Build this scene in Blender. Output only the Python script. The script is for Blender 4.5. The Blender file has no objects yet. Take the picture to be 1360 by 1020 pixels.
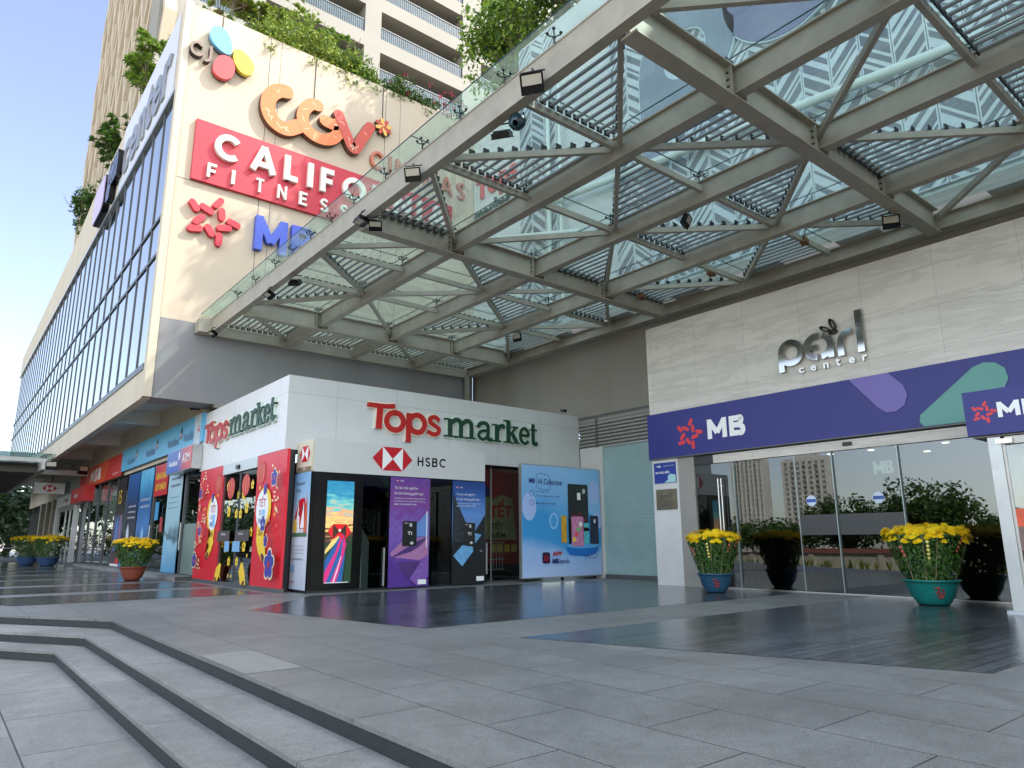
import bpy, math, random
from mathutils import Vector, Matrix
random.seed(7)
S = bpy.context.scene
R = math.radians
# ---------------------------------------------------------------- camera, world, sun, exposure
cam = bpy.data.objects.new('camera', bpy.data.cameras.new('camera')); S.collection.objects.link(cam)
cam.data.sensor_width = 36.0; cam.data.lens = 932.41/1360*36; cam.data.clip_end = 2000; cam.data.clip_start = .05
cam.matrix_world = (Matrix.Translation((0, 0, 1.25)) @ Matrix.Rotation(-.681174, 4, 'Z') @ Matrix.Rotation(.220583, 4, 'X')
                    @ Matrix.Rotation(.0057187, 4, 'Y') @ Matrix.Rotation(R(90), 4, 'X'))
S.camera = cam
SUN = Vector((1, -.8, 1.35)).normalized()
W = bpy.data.worlds.new('World'); S.world = W; W.use_nodes = True
nt = W.node_tree; sky = nt.nodes.new('ShaderNodeTexSky'); sky.sky_type = 'NISHITA'; sky.sun_disc = False
sky.sun_elevation = math.asin(SUN.z); sky.sun_rotation = math.atan2(SUN.x, SUN.y)
sky.air_density = 1.0; sky.dust_density = .9; sky.ozone_density = 1.4
# blue sky in view northward; unseen west and south brightened as added fill light
hs = nt.nodes.new('ShaderNodeHueSaturation'); hs.inputs['Saturation'].default_value = .84; hs.inputs['Value'].default_value = .95; hs.inputs['Hue'].default_value = .512
sky_fill = nt.nodes.new('ShaderNodeHueSaturation'); sky_fill.inputs['Saturation'].default_value = .42; sky_fill.inputs['Value'].default_value = 1.8
wtc = nt.nodes.new('ShaderNodeTexCoord'); dt = nt.nodes.new('ShaderNodeVectorMath'); dt.operation = 'DOT_PRODUCT'; dt.inputs[1].default_value = (.05, 1, 0)
mr = nt.nodes.new('ShaderNodeMapRange'); mr.interpolation_type = 'SMOOTHSTEP'; mr.inputs[1].default_value = .1; mr.inputs[2].default_value = .62
wm = nt.nodes.new('ShaderNodeMix'); wm.data_type = 'RGBA'
nt.links.new(wtc.outputs['Generated'], dt.inputs[0]); nt.links.new(dt.outputs['Value'], mr.inputs[0]); nt.links.new(mr.outputs[0], wm.inputs['Factor'])
nt.links.new(sky.outputs[0], sky_fill.inputs['Color']); nt.links.new(sky_fill.outputs[0], wm.inputs[6]); nt.links.new(hs.outputs[0], wm.inputs[7])
bg = nt.nodes['Background']; bg.inputs['Strength'].default_value = .145
nt.links.new(sky.outputs[0], hs.inputs['Color']); nt.links.new(wm.outputs[2], bg.inputs[0])
sl = bpy.data.lights.new('sun', 'SUN'); sl.energy = 2.0; sl.angle = R(.5); sl.color = (1, .93, .82)
so = bpy.data.objects.new('sun', sl); S.collection.objects.link(so)
so.rotation_euler = SUN.to_track_quat('Z', 'Y').to_euler()
S.view_settings.view_transform = 'Standard'; S.view_settings.look = 'None'
S.view_settings.exposure = 1.44; S.view_settings.gamma = 1
try:
    S.cycles.use_denoising = True; S.cycles.max_bounces = 9; S.cycles.transparent_max_bounces = 24
    S.cycles.diffuse_bounces = 4; S.cycles.glossy_bounces = 4
    S.cycles.caustics_reflective = False; S.cycles.caustics_refractive = False
    S.cycles.sample_clamp_indirect = 4
except Exception: pass
# ---------------------------------------------------------------- materials
MC = {}
def lin(c): return tuple(((v/255)/12.92 if v/255 <= .04045 else ((v/255+.055)/1.055)**2.4) for v in c)
def mat(name, col, rough=.6, metal=0, var=.12, vs=3.0, bump=0, bs=40, spec=.5, emit=0, streak=False):
    if name in MC: return MC[name]
    m = bpy.data.materials.new(name); m.use_nodes = True; n = m.node_tree; p = n.nodes['Principled BSDF']
    p.inputs['Roughness'].default_value = rough; p.inputs['Metallic'].default_value = metal
    p.inputs['Specular IOR Level'].default_value = spec
    L = n.links
    tc = n.nodes.new('ShaderNodeTexCoord'); geo = n.nodes.new('ShaderNodeNewGeometry')
    if var > 0:
        t = n.nodes.new('ShaderNodeTexNoise'); t.inputs['Scale'].default_value = vs; t.inputs['Detail'].default_value = 6
        t.inputs['Roughness'].default_value = .62
        src = geo.outputs['Position']
        if streak:
            mp = n.nodes.new('ShaderNodeMapping'); mp.inputs['Scale'].default_value = (1, 1, .12); L.new(src, mp.inputs[0]); src = mp.outputs[0]
        L.new(src, t.inputs['Vector'])
        r = n.nodes.new('ShaderNodeMapRange'); r.inputs[1].default_value = .3; r.inputs[2].default_value = .7
        r.inputs[3].default_value = 1-var; r.inputs[4].default_value = 1+var*.7; L.new(t.outputs[0], r.inputs[0])
        mx = n.nodes.new('ShaderNodeVectorMath'); mx.operation = 'SCALE'; mx.inputs[0].default_value = col
        L.new(r.outputs[0], mx.inputs['Scale']); L.new(mx.outputs[0], p.inputs['Base Color'])
    else: p.inputs['Base Color'].default_value = (*col, 1)
    if bump > 0:
        t2 = n.nodes.new('ShaderNodeTexNoise'); t2.inputs['Scale'].default_value = bs; t2.inputs['Detail'].default_value = 4
        L.new(geo.outputs['Position'], t2.inputs['Vector'])
        b = n.nodes.new('ShaderNodeBump'); b.inputs['Strength'].default_value = bump; b.inputs['Distance'].default_value = .02
        L.new(t2.outputs[0], b.inputs['Height']); L.new(b.outputs[0], p.inputs['Normal'])
    if emit:
        p.inputs['Emission Color'].default_value = (*col, 1); p.inputs['Emission Strength'].default_value = emit
    MC[name] = m; return m
def glass(name, tint, ior=1.5, tr=(.8, .9, .88), rough=0.0, dust=0):
    m = bpy.data.materials.new(name); m.use_nodes = True; n = m.node_tree; n.nodes.remove(n.nodes['Principled BSDF'])
    out = n.nodes['Material Output']; a = n.nodes.new('ShaderNodeBsdfTransparent'); a.inputs[0].default_value = (*tr, 1)
    g = n.nodes.new('ShaderNodeBsdfGlossy'); g.inputs[0].default_value = (*tint, 1); g.inputs['Roughness'].default_value = rough
    lw = n.nodes.new('ShaderNodeLayerWeight'); lw.inputs[0].default_value = .5; pw = n.nodes.new('ShaderNodeMath'); pw.operation = 'POWER'; pw.inputs[1].default_value = 4
    f0 = ((ior-1)/(ior+1))**2; f = n.nodes.new('ShaderNodeMath'); f.operation = 'MULTIPLY_ADD'; f.inputs[1].default_value = 1-f0; f.inputs[2].default_value = f0
    n.links.new(lw.outputs['Facing'], pw.inputs[0]); n.links.new(pw.outputs[0], f.inputs[0]); mx = n.nodes.new('ShaderNodeMixShader')
    n.links.new(f.outputs[0], mx.inputs[0]); n.links.new(g.outputs[0], mx.inputs[2])
    src = a.outputs[0]
    if dust:
        df = n.nodes.new('ShaderNodeBsdfTranslucent'); df.inputs[0].default_value = (.8, .84, .82, 1); no = n.nodes.new('ShaderNodeTexNoise'); no.inputs['Scale'].default_value = 1.1; no.inputs['Detail'].default_value = 7; gp = n.nodes.new('ShaderNodeNewGeometry'); n.links.new(gp.outputs['Position'], no.inputs['Vector'])
        dm = n.nodes.new('ShaderNodeMapRange'); dm.inputs[1].default_value = .35; dm.inputs[2].default_value = .7; dm.inputs[3].default_value = dust*.6; dm.inputs[4].default_value = dust*1.6; n.links.new(no.outputs[0], dm.inputs[0]); m2 = n.nodes.new('ShaderNodeMixShader'); n.links.new(dm.outputs[0], m2.inputs[0]); n.links.new(a.outputs[0], m2.inputs[1]); n.links.new(df.outputs[0], m2.inputs[2]); src = m2.outputs[0]
    n.links.new(src, mx.inputs[1])
    n.links.new(mx.outputs[0], out.inputs[0]); MC[name] = m; return m
def wallmat(name, col, mortar, bw, bh, ax, rough=.6, msize=.006, var=.08, vein=None, off=.5, bump=.15, shift=(0, 0), bias=0, spec=.5, vs=1.5, nv=.2, stain=False):
    # panelled / paved surface; ax = which position components make (u, v)
    m = bpy.data.materials.new(name); m.use_nodes = True; n = m.node_tree; L = n.links; p = n.nodes['Principled BSDF']
    geo = n.nodes.new('ShaderNodeNewGeometry'); sp = n.nodes.new('ShaderNodeSeparateXYZ'); L.new(geo.outputs['Position'], sp.inputs[0])
    cb = n.nodes.new('ShaderNodeCombineXYZ')
    for k in (0, 1):
        ad = n.nodes.new('ShaderNodeMath'); ad.operation = 'ADD'; ad.inputs[1].default_value = shift[k]
        L.new(sp.outputs[ax[k]], ad.inputs[0]); L.new(ad.outputs[0], cb.inputs[k])
    br = n.nodes.new('ShaderNodeTexBrick'); br.offset = off; br.inputs['Scale'].default_value = 1
    br.inputs['Brick Width'].default_value = bw; br.inputs['Row Height'].default_value = bh
    br.inputs['Mortar Size'].default_value = msize; br.inputs['Mortar Smooth'].default_value = .1; br.inputs['Bias'].default_value = bias
    c1 = tuple(v*(1-var) for v in col); c2 = tuple(v*(1+var) for v in col)
    br.inputs['Color1'].default_value = (*c1, 1); br.inputs['Color2'].default_value = (*c2, 1); br.inputs['Mortar'].default_value = (*mortar, 1)
    L.new(cb.outputs[0], br.inputs['Vector'])
    t = n.nodes.new('ShaderNodeTexNoise'); t.inputs['Scale'].default_value = vs; t.inputs['Detail'].default_value = 8; t.inputs['Roughness'].default_value = .65
    L.new(geo.outputs['Position'], t.inputs['Vector'])
    r = n.nodes.new('ShaderNodeMapRange'); r.inputs[1].default_value = .3; r.inputs[2].default_value = .7; r.inputs[3].default_value = 1-nv; r.inputs[4].default_value = 1+nv*.75
    L.new(t.outputs[0], r.inputs[0])
    mx = n.nodes.new('ShaderNodeVectorMath'); mx.operation = 'SCALE'; L.new(br.outputs[0], mx.inputs[0]); L.new(r.outputs[0], mx.inputs['Scale'])
    last = mx.outputs[0]
    if stain:
        ts = n.nodes.new('ShaderNodeTexNoise'); ts.inputs['Scale'].default_value = .55; ts.inputs['Detail'].default_value = 10; ts.inputs['Roughness'].default_value = .75; ts.inputs['Distortion'].default_value = .6
        L.new(geo.outputs['Position'], ts.inputs['Vector']); rs = n.nodes.new('ShaderNodeMapRange'); rs.inputs[1].default_value = .42; rs.inputs[2].default_value = .62; rs.inputs[3].default_value = .8; rs.inputs[4].default_value = 1.08
        L.new(ts.outputs[0], rs.inputs[0]); ms = n.nodes.new('ShaderNodeVectorMath'); ms.operation = 'SCALE'; L.new(last, ms.inputs[0]); L.new(rs.outputs[0], ms.inputs['Scale']); last = ms.outputs[0]
        vo = n.nodes.new('ShaderNodeTexVoronoi'); vo.inputs['Scale'].default_value = 1.7; L.new(geo.outputs['Position'], vo.inputs['Vector']); rv = n.nodes.new('ShaderNodeMapRange'); rv.inputs[1].default_value = .02; rv.inputs[2].default_value = .035; rv.inputs[3].default_value = .6; rv.inputs[4].default_value = 1
        L.new(vo.outputs['Distance'], rv.inputs[0]); m3 = n.nodes.new('ShaderNodeVectorMath'); m3.operation = 'SCALE'; L.new(last, m3.inputs[0]); L.new(rv.outputs[0], m3.inputs['Scale']); last = m3.outputs[0]
        gn = n.nodes.new('ShaderNodeTexNoise'); gn.inputs['Scale'].default_value = 55; gn.inputs['Detail'].default_value = 3; L.new(geo.outputs['Position'], gn.inputs['Vector']); rg_ = n.nodes.new('ShaderNodeMapRange'); rg_.inputs[1].default_value = .35; rg_.inputs[2].default_value = .65; rg_.inputs[3].default_value = .84; rg_.inputs[4].default_value = 1.16
        L.new(gn.outputs[0], rg_.inputs[0]); m4 = n.nodes.new('ShaderNodeVectorMath'); m4.operation = 'SCALE'; L.new(last, m4.inputs[0]); L.new(rg_.outputs[0], m4.inputs['Scale']); last = m4.outputs[0]
    if vein:
        mp = n.nodes.new('ShaderNodeMapping'); mp.inputs['Rotation'].default_value = (R(20), 0, 0); mp.inputs['Scale'].default_value = (1, .2, 1.7)
        L.new(geo.outputs['Position'], mp.inputs[0])
        w = n.nodes.new('ShaderNodeTexNoise'); w.inputs['Scale'].default_value = .9; w.inputs['Detail'].default_value = 9; w.inputs['Distortion'].default_value = .45
        w.inputs['Roughness'].default_value = .7
        L.new(mp.outputs[0], w.inputs['Vector'])
        rr = n.nodes.new('ShaderNodeValToRGB'); e = rr.color_ramp.elements
        e[0].position = .42; e[0].color = (1, 1, 1, 1); e[1].position = .5; e[1].color = (*vein, 1)
        e2 = rr.color_ramp.elements.new(.53); e2.color = (1, 1, 1, 1)
        L.new(w.outputs[0], rr.inputs[0])
        m2 = n.nodes.new('ShaderNodeVectorMath'); m2.operation = 'MULTIPLY'; L.new(last, m2.inputs[0]); L.new(rr.outputs[0], m2.inputs[1]); last = m2.outputs[0]
    L.new(last, p.inputs['Base Color'])
    r2 = n.nodes.new('ShaderNodeMapRange'); r2.inputs[3].default_value = rough*.75; r2.inputs[4].default_value = min(1, rough*1.25); L.new(t.outputs[0], r2.inputs[0]); L.new(r2.outputs[0], p.inputs['Roughness'])
    p.inputs['Specular IOR Level'].default_value = spec
    b = n.nodes.new('ShaderNodeBump'); b.inputs['Strength'].default_value = bump; b.inputs['Distance'].default_value = .01
    sc = n.nodes.new('ShaderNodeTexNoise'); sc.inputs['Scale'].default_value = 90; L.new(geo.outputs['Position'], sc.inputs['Vector'])
    sb = n.nodes.new('ShaderNodeMath'); sb.operation = 'SUBTRACT'; L.new(sc.outputs[0], sb.inputs[0]); L.new(br.outputs['Fac'], sb.inputs[1])
    L.new(sb.outputs[0], b.inputs['Height']); L.new(b.outputs[0], p.inputs['Normal'])
    MC[name] = m; return m
def foliage(name, a, b, rough=.5):
    m = bpy.data.materials.new(name); m.use_nodes = True; n = m.node_tree; L = n.links; p = n.nodes['Principled BSDF']
    geo = n.nodes.new('ShaderNodeNewGeometry'); rr = n.nodes.new('ShaderNodeValToRGB'); e = rr.color_ramp.elements
    e[0].color = (*a, 1); e[1].color = (*b, 1); L.new(geo.outputs['Random Per Island'], rr.inputs[0]); L.new(rr.outputs[0], p.inputs['Base Color'])
    p.inputs['Roughness'].default_value = rough
    tr = n.nodes.new('ShaderNodeBsdfTranslucent'); L.new(rr.outputs[0], tr.inputs[0]); mx = n.nodes.new('ShaderNodeMixShader'); mx.inputs[0].default_value = .3
    L.new(p.outputs[0], mx.inputs[1]); L.new(tr.outputs[0], mx.inputs[2]); L.new(mx.outputs[0], n.nodes['Material Output'].inputs[0])
    MC[name] = m; return m
def photo_mat(name, cols, scale=1.5, rough=.45, axis='Z', emit=0, na=.35, st=(1, 1, 1)):
    # soft blotchy print: a colour ramp run along one axis with noise
    m = bpy.data.materials.new(name); m.use_nodes = True; n = m.node_tree; L = n.links; p = n.nodes['Principled BSDF']
    tc = n.nodes.new('ShaderNodeTexCoord'); sp = n.nodes.new('ShaderNodeSeparateXYZ'); L.new(tc.outputs['Generated'], sp.inputs[0])
    t = n.nodes.new('ShaderNodeTexNoise'); t.inputs['Scale'].default_value = scale; t.inputs['Detail'].default_value = 7; mpp = n.nodes.new('ShaderNodeMapping'); mpp.inputs['Scale'].default_value = st; L.new(tc.outputs['Object'], mpp.inputs[0]); L.new(mpp.outputs[0], t.inputs['Vector'])
    a = n.nodes.new('ShaderNodeMath'); a.operation = 'MULTIPLY_ADD'; a.inputs[1].default_value = na; L.new(t.outputs[0], a.inputs[0])
    s2 = n.nodes.new('ShaderNodeMath'); s2.operation = 'SUBTRACT'; s2.inputs[1].default_value = na/2; L.new(sp.outputs[axis], s2.inputs[0]); L.new(s2.outputs[0], a.inputs[2])
    rr = n.nodes.new('ShaderNodeValToRGB'); L.new(a.outputs[0], rr.inputs[0]); e = rr.color_ramp.elements
    while len(e) < len(cols): e.new(.5)
    for k, (pos, c) in enumerate(cols): e[k].position = pos; e[k].color = (*lin(c), 1)
    L.new(rr.outputs[0], p.inputs['Base Color']); p.inputs['Roughness'].default_value = rough
    if emit: L.new(rr.outputs[0], p.inputs['Emission Color']); p.inputs['Emission Strength'].default_value = emit
    MC[name] = m; return m
def C(name, rgb, **k): return mat(name, lin(rgb), **k)
cream = C('cream_plaster', (198, 186, 164), rough=.8, var=.07, vs=.8, bump=.15, bs=30, streak=True)
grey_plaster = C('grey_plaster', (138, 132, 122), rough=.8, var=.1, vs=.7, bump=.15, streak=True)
soffit = C('soffit_paint', (226, 222, 212), rough=.8, var=.06)
white_panel = C('white_aluminium_panel', (212, 217, 224), rough=.38, var=.04, vs=.6)
white_paint = C('white_paint', (222, 222, 220), rough=.45, var=.04)
steel = C('painted_steel', (160, 152, 136), rough=.5, var=.16, vs=2.2, bump=.08, bs=60)
steel_dark = C('painted_steel_underside', (120, 116, 108), rough=.55, var=.15, vs=2.2)
tube_m = C('louvre_tube', (146, 150, 150), rough=.45, metal=.1, var=.1)
slot_m = C('black_slotted_plate', (24, 24, 25), rough=.6, var=.1)
alu = C('aluminium', (178, 180, 178), rough=.35, metal=.6, var=.08)
frame_grey = C('grey_frame', (92, 94, 94), rough=.45, metal=.3, var=.06)
dark_frame = C('dark_frame', (34, 36, 38), rough=.4, var=.05)
black_m = mat('black_gloss', (.0025, .0025, .003), .22, 0, var=0, spec=.3)
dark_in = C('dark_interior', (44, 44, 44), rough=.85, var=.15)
chrome = mat('chrome', (.46, .46, .44), .07, 1, var=0)
chrome_soft = mat('brushed_steel', (.55, .54, .51), .3, 1, var=.08)
wall_stone = wallmat('marble_cladding', lin((205, 198, 186)), lin((160, 156, 148)), 1.62, .93, (1, 2), rough=.3, msize=.004, var=.03, vein=(.84, .83, .82), off=0, bump=.05, shift=(.95, .2), nv=.05)
cream_wall = wallmat('cream_cladding', lin((198, 182, 158)), lin((112, 104, 94)), 5.55, 30, (0, 2), rough=.8, msize=.012, var=.01, bump=.2, off=0, shift=(2.6, 4), vs=.5, nv=.06)
paving = wallmat('granite_paving', lin((124, 125, 121)), lin((56, 57, 56)), 1.53, .815, (1, 0), rough=.42, msize=.006, var=.08, off=.5, bump=.35, shift=(.35, .9), vs=7, nv=.12, stain=True)
paving_low = wallmat('lower_granite_paving', lin((140, 140, 134)), lin((66, 67, 66)), 1.53, 1.1, (1, 0), rough=.55, msize=.008, var=.1, off=.5, bump=.35, shift=(.2, .3), vs=6, nv=.12, stain=True)
polished = wallmat('polished_black_granite', lin((80, 85, 88)), lin((26, 29, 32)), 2.4, .17, (0, 1), rough=.12, msize=.014, var=.4, off=.37, bump=.2, spec=.8, vs=2.2, nv=.3)
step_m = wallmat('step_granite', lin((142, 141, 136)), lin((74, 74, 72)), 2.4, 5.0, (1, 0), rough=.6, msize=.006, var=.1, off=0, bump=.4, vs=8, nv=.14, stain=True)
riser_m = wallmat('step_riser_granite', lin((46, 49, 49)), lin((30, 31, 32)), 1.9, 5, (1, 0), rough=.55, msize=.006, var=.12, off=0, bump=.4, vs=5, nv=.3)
asphalt = C('asphalt', (84, 84, 84), rough=.9, var=.15, bump=.3)
far_pave = C('light_street_paving', (182, 172, 154), rough=.85, var=.12)
canopy_glass = glass('canopy_glass', (.9, 1, .98), 1.5, (.82, .925, .905), dust=.035)
shop_glass = glass('shop_glass', (.86, .9, .93), 1.9, (.34, .37, .37))
dark_glass = glass('dark_glass', (.9, .93, .95), 1.5, (.3, .33, .33))
clear_glass = glass('clear_glass', (.95, .97, .97), 1.5, (.75, .8, .79))
red_m = C('signal_red', (206, 34, 40), rough=.4, var=.03)
dred = C('deep_red', (176, 28, 26), rough=.35, var=.03)
white_m = C('sign_white', (238, 238, 236), rough=.4, var=.02)
navy = C('navy_banner', (26, 31, 116), rough=.42, var=.04)
# ---------------------------------------------------------------- mesh helpers
class MB:
    def __init__(s): s.v = []; s.f = []; s.mi = []; s.mats = []; s.sm = []
    def slot(s, m):
        if m is None: return 0
        if m not in s.mats: s.mats.append(m)
        return s.mats.index(m)
    def add(s, vs, fs, m=None, smooth=False):
        o = len(s.v); s.v += [tuple(v) for v in vs]; i = s.slot(m)
        for f in fs: s.f.append(tuple(o+k for k in f)); s.mi.append(i); s.sm.append(smooth)
    def box(s, x0, x1, y0, y1, z0, z1, m=None):
        s.add([(x0, y0, z0), (x1, y0, z0), (x1, y1, z0), (x0, y1, z0), (x0, y0, z1), (x1, y0, z1), (x1, y1, z1), (x0, y1, z1)],
              [(0, 3, 2, 1), (4, 5, 6, 7), (0, 1, 5, 4), (1, 2, 6, 5), (2, 3, 7, 6), (3, 0, 4, 7)], m)
    def quad(s, a, b, c, d, m=None): s.add([a, b, c, d], [(0, 1, 2, 3)], m)
    def prism(s, poly, y0, y1, m=None):          # polygon in x,z extruded from y0 (front) to y1 (back)
        n = len(poly); vs = [(x, y0, z) for x, z in poly]+[(x, y1, z) for x, z in poly]
        s.add(vs, [tuple(range(n)), tuple(reversed(range(n, 2*n)))]+[(i, i+n, (i+1) % n+n, (i+1) % n) for i in range(n)], m)
    def bar(s, p, q, w, h, m=None, up=(0, 0, 1)):
        p = Vector(p); q = Vector(q); d = (q-p).normalized(); u = Vector(up); a = d.cross(u).normalized()*w/2; b = a.cross(d).normalized()*h/2
        s.add([p-a-b, p+a-b, p+a+b, p-a+b, q-a-b, q+a-b, q+a+b, q-a+b], [(3, 2, 1, 0), (4, 5, 6, 7), (0, 1, 5, 4), (1, 2, 6, 5), (2, 3, 7, 6), (3, 0, 4, 7)], m)
    def tube(s, p, q, r, n=8, m=None, r2=None, caps=True):
        p = Vector(p); q = Vector(q); d = (q-p).normalized(); u = Vector((0, 0, 1)) if abs(d.z) < .9 else Vector((1, 0, 0))
        a = d.cross(u).normalized(); b = a.cross(d); r2 = r if r2 is None else r2; vs = []
        for c, rr in ((p, r), (q, r2)):
            for k in range(n): t = 2*math.pi*k/n; vs.append(c+(a*math.cos(t)+b*math.sin(t))*rr)
        fs = [(k, (k+1) % n, (k+1) % n+n, k+n) for k in range(n)]
        s.add(vs, fs, m, True)
        if caps: s.add(vs, [tuple(reversed(range(n))), tuple(range(n, 2*n))], m)
    def lathe(s, c, prof, n=24, m=None):
        vs = []; fs = []
        for r, z in prof:
            for k in range(n): t = 2*math.pi*k/n; vs.append((c[0]+r*math.cos(t), c[1]+r*math.sin(t), c[2]+z))
        for j in range(len(prof)-1):
            for k in range(n): fs.append((j*n+k, j*n+(k+1) % n, (j+1)*n+(k+1) % n, (j+1)*n+k))
        s.add(vs, fs, m, True)
    def build(s, name, m=None, parent=None, loc=None):
        me = bpy.data.meshes.new(name); me.from_pydata(s.v, [], s.f)
        mats = s.mats if s.mats else [m]
        for k in mats: me.materials.append(k)
        me.polygons.foreach_set('material_index', s.mi if s.mats else [0]*len(s.f)); me.polygons.foreach_set('use_smooth', s.sm)
        me.update(); o = bpy.data.objects.new(name, me); S.collection.objects.link(o)
        if parent: o.parent = parent
        if loc: o.location = loc
        return o
def tag(o, label, cat, group=None):
    o['label'] = label; o['category'] = cat
    if group: o['group'] = group
    return o
def struct(o, kind='structure'): o['kind'] = kind; return o
def thing(name, label, cat, loc=(0, 0, 0), rz=0, group=None):
    o = bpy.data.objects.new(name, None); S.collection.objects.link(o); o.empty_display_size = .2
    o.location = loc; o.rotation_euler = (0, 0, rz); tag(o, label, cat, group); return o
FW = -math.pi/2   # things mounted on walls that face west: local x runs to the viewer's right (-Y)
def box(name, x0, x1, y0, y1, z0, z1, m, parent=None): b = MB(); b.box(x0, x1, y0, y1, z0, z1); return b.build(name, m, parent)
def copy_tree(o, parent=None):
    c = o.copy(); S.collection.objects.link(c)
    if parent: c.parent = parent
    for ch in list(o.children): copy_tree(ch, c)
    return c
def text_raw(s, bold=0.0, extrude=0.0, shear=0):
    cu = bpy.data.curves.new('lettering', 'FONT'); cu.body = s; cu.offset = bold; cu.extrude = extrude; cu.shear = shear; cu.resolution_u = 6
    o = bpy.data.objects.new('lettering', cu); S.collection.objects.link(o); bpy.context.view_layer.update()
    me = bpy.data.meshes.new_from_object(o.evaluated_get(bpy.context.evaluated_depsgraph_get()))
    vs = [v.co.copy() for v in me.vertices]; fs = [tuple(p.vertices) for p in me.polygons]
    bpy.data.objects.remove(o); bpy.data.curves.remove(cu); bpy.data.meshes.remove(me); return vs, fs
def text_fit(s, x0, x1, z0, z1, d, m, bold=0, y=0, shear=0, back=0):
    # lettering between x0..x1, z0..z1; front face at -d-y, thickness d; returns MB
    vs, fs = text_raw(s, bold, .5 if d else 0, shear)
    ax = min(v.x for v in vs); bx = max(v.x for v in vs); az = min(v.y for v in vs); bz = max(v.y for v in vs)
    out = [((v.x-ax)/(bx-ax)*(x1-x0)+x0, -y-(v.z+.5)*d if d else -y, (v.y-az)/(bz-az)*(z1-z0)+z0) for v in vs]
    b = MB(); b.add(out, fs, m); return b
def split(b):
    par = list(range(len(b.v)))
    def find(a):
        while par[a] != a: par[a] = par[par[a]]; a = par[a]
        return a
    key = {}
    for i, v in enumerate(b.v):
        k = tuple(round(c, 4) for c in v)
        if k in key: par[find(i)] = find(key[k])
        else: key[k] = i
    for f in b.f:
        for k in f[1:]: par[find(k)] = find(f[0])
    g = {}
    for f, mi, sm in zip(b.f, b.mi, b.sm): g.setdefault(find(f[0]), []).append((f, mi, sm))
    res = []
    for fs in g.values():
        n = MB(); n.mats = b.mats; mp = {}
        for f, mi, sm in fs:
            nf = []
            for k in f:
                if k not in mp: mp[k] = len(n.v); n.v.append(b.v[k])
                nf.append(mp[k])
            n.f.append(tuple(nf)); n.mi.append(mi); n.sm.append(sm)
        res.append(n)
    res.sort(key=lambda n: min(v[0] for v in n.v)); return res
def letters(parent, b, name='letter'):
    for n in split(b): n.build(name, None, parent)
def spline(pts, n=6):
    out = []
    for i in range(len(pts)-1):
        p0 = pts[max(i-1, 0)]; p1 = pts[i]; p2 = pts[i+1]; p3 = pts[min(i+2, len(pts)-1)]
        for k in range(n):
            t = k/n; out.append(tuple(.5*((2*b)+(-a+c)*t+(2*a-5*b+4*c-d)*t*t+(-a+3*b-3*c+d)*t**3) for a, b, c, d in zip(p0, p1, p2, p3)))
    out.append(pts[-1]); return out
def stroke(b, pts, w, d, m, y=0, n=6, caps=True, w2=None, side=None):
    # thick rounded stroke in the x,z plane, front at -y-d
    P = spline(pts, n) if len(pts) > 2 else list(pts); N = len(P); l = []; r = []
    for i, p in enumerate(P):
        a = P[max(i-1, 0)]; c = P[min(i+1, N-1)]; dx, dz = c[0]-a[0], c[1]-a[1]; q = math.hypot(dx, dz) or 1
        ww = (w if w2 is None else w+(w2-w)*i/(N-1))/2; nx, nz = -dz/q*ww, dx/q*ww
        l.append((p[0]+nx, p[1]+nz)); r.append((p[0]-nx, p[1]-nz))
    def cap(c, a, b_):
        if not caps: return []
        a0 = math.atan2(a[1]-c[1], a[0]-c[0]); rr = math.hypot(a[0]-c[0], a[1]-c[1])
        return [(c[0]+rr*math.cos(a0-math.pi*k/7), c[1]+rr*math.sin(a0-math.pi*k/7)) for k in range(1, 7)]
    yf, yb = -y-d, -y
    for i in range(N-1):
        b.add([(l[i][0], yf, l[i][1]), (l[i+1][0], yf, l[i+1][1]), (r[i+1][0], yf, r[i+1][1]), (r[i][0], yf, r[i][1])], [(0, 1, 2, 3)], m)
    e1 = cap(P[-1], l[-1], r[-1]); e0 = cap(P[0], r[0], l[0])
    if e1: b.add([(x, yf, z) for x, z in [l[-1]]+e1+[r[-1]]], [tuple(range(len(e1)+2))], m)
    if e0: b.add([(x, yf, z) for x, z in [r[0]]+e0+[l[0]]], [tuple(range(len(e0)+2))], m)
    out = l+e1+r[::-1]+e0; k = len(out)
    b.add([(x, yf, z) for x, z in out]+[(x, yb, z) for x, z in out], [(i, (i+1) % k, (i+1) % k+k, i+k) for i in range(k)], side or m)
def ell(cx, cz, rx, rz, n=20, a=0):
    return [(cx+rx*math.cos(2*math.pi*k/n)*math.cos(a)-rz*math.sin(2*math.pi*k/n)*math.sin(a), cz+rx*math.cos(2*math.pi*k/n)*math.sin(a)+rz*math.sin(2*math.pi*k/n)*math.cos(a)) for k in range(n)]
def rect(x0, x1, z0, z1): return [(x0, z0), (x1, z0), (x1, z1), (x0, z1)]
def rrect(x0, x1, z0, z1, r, n=5):
    o = []
    for cx, cz, a in ((x1-r, z1-r, 0), (x0+r, z1-r, 90), (x0+r, z0+r, 180), (x1-r, z0+r, 270)):
        for k in range(n+1): t = R(a+90*k/n); o.append((cx+r*math.cos(t), cz+r*math.sin(t)))
    return o
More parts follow.
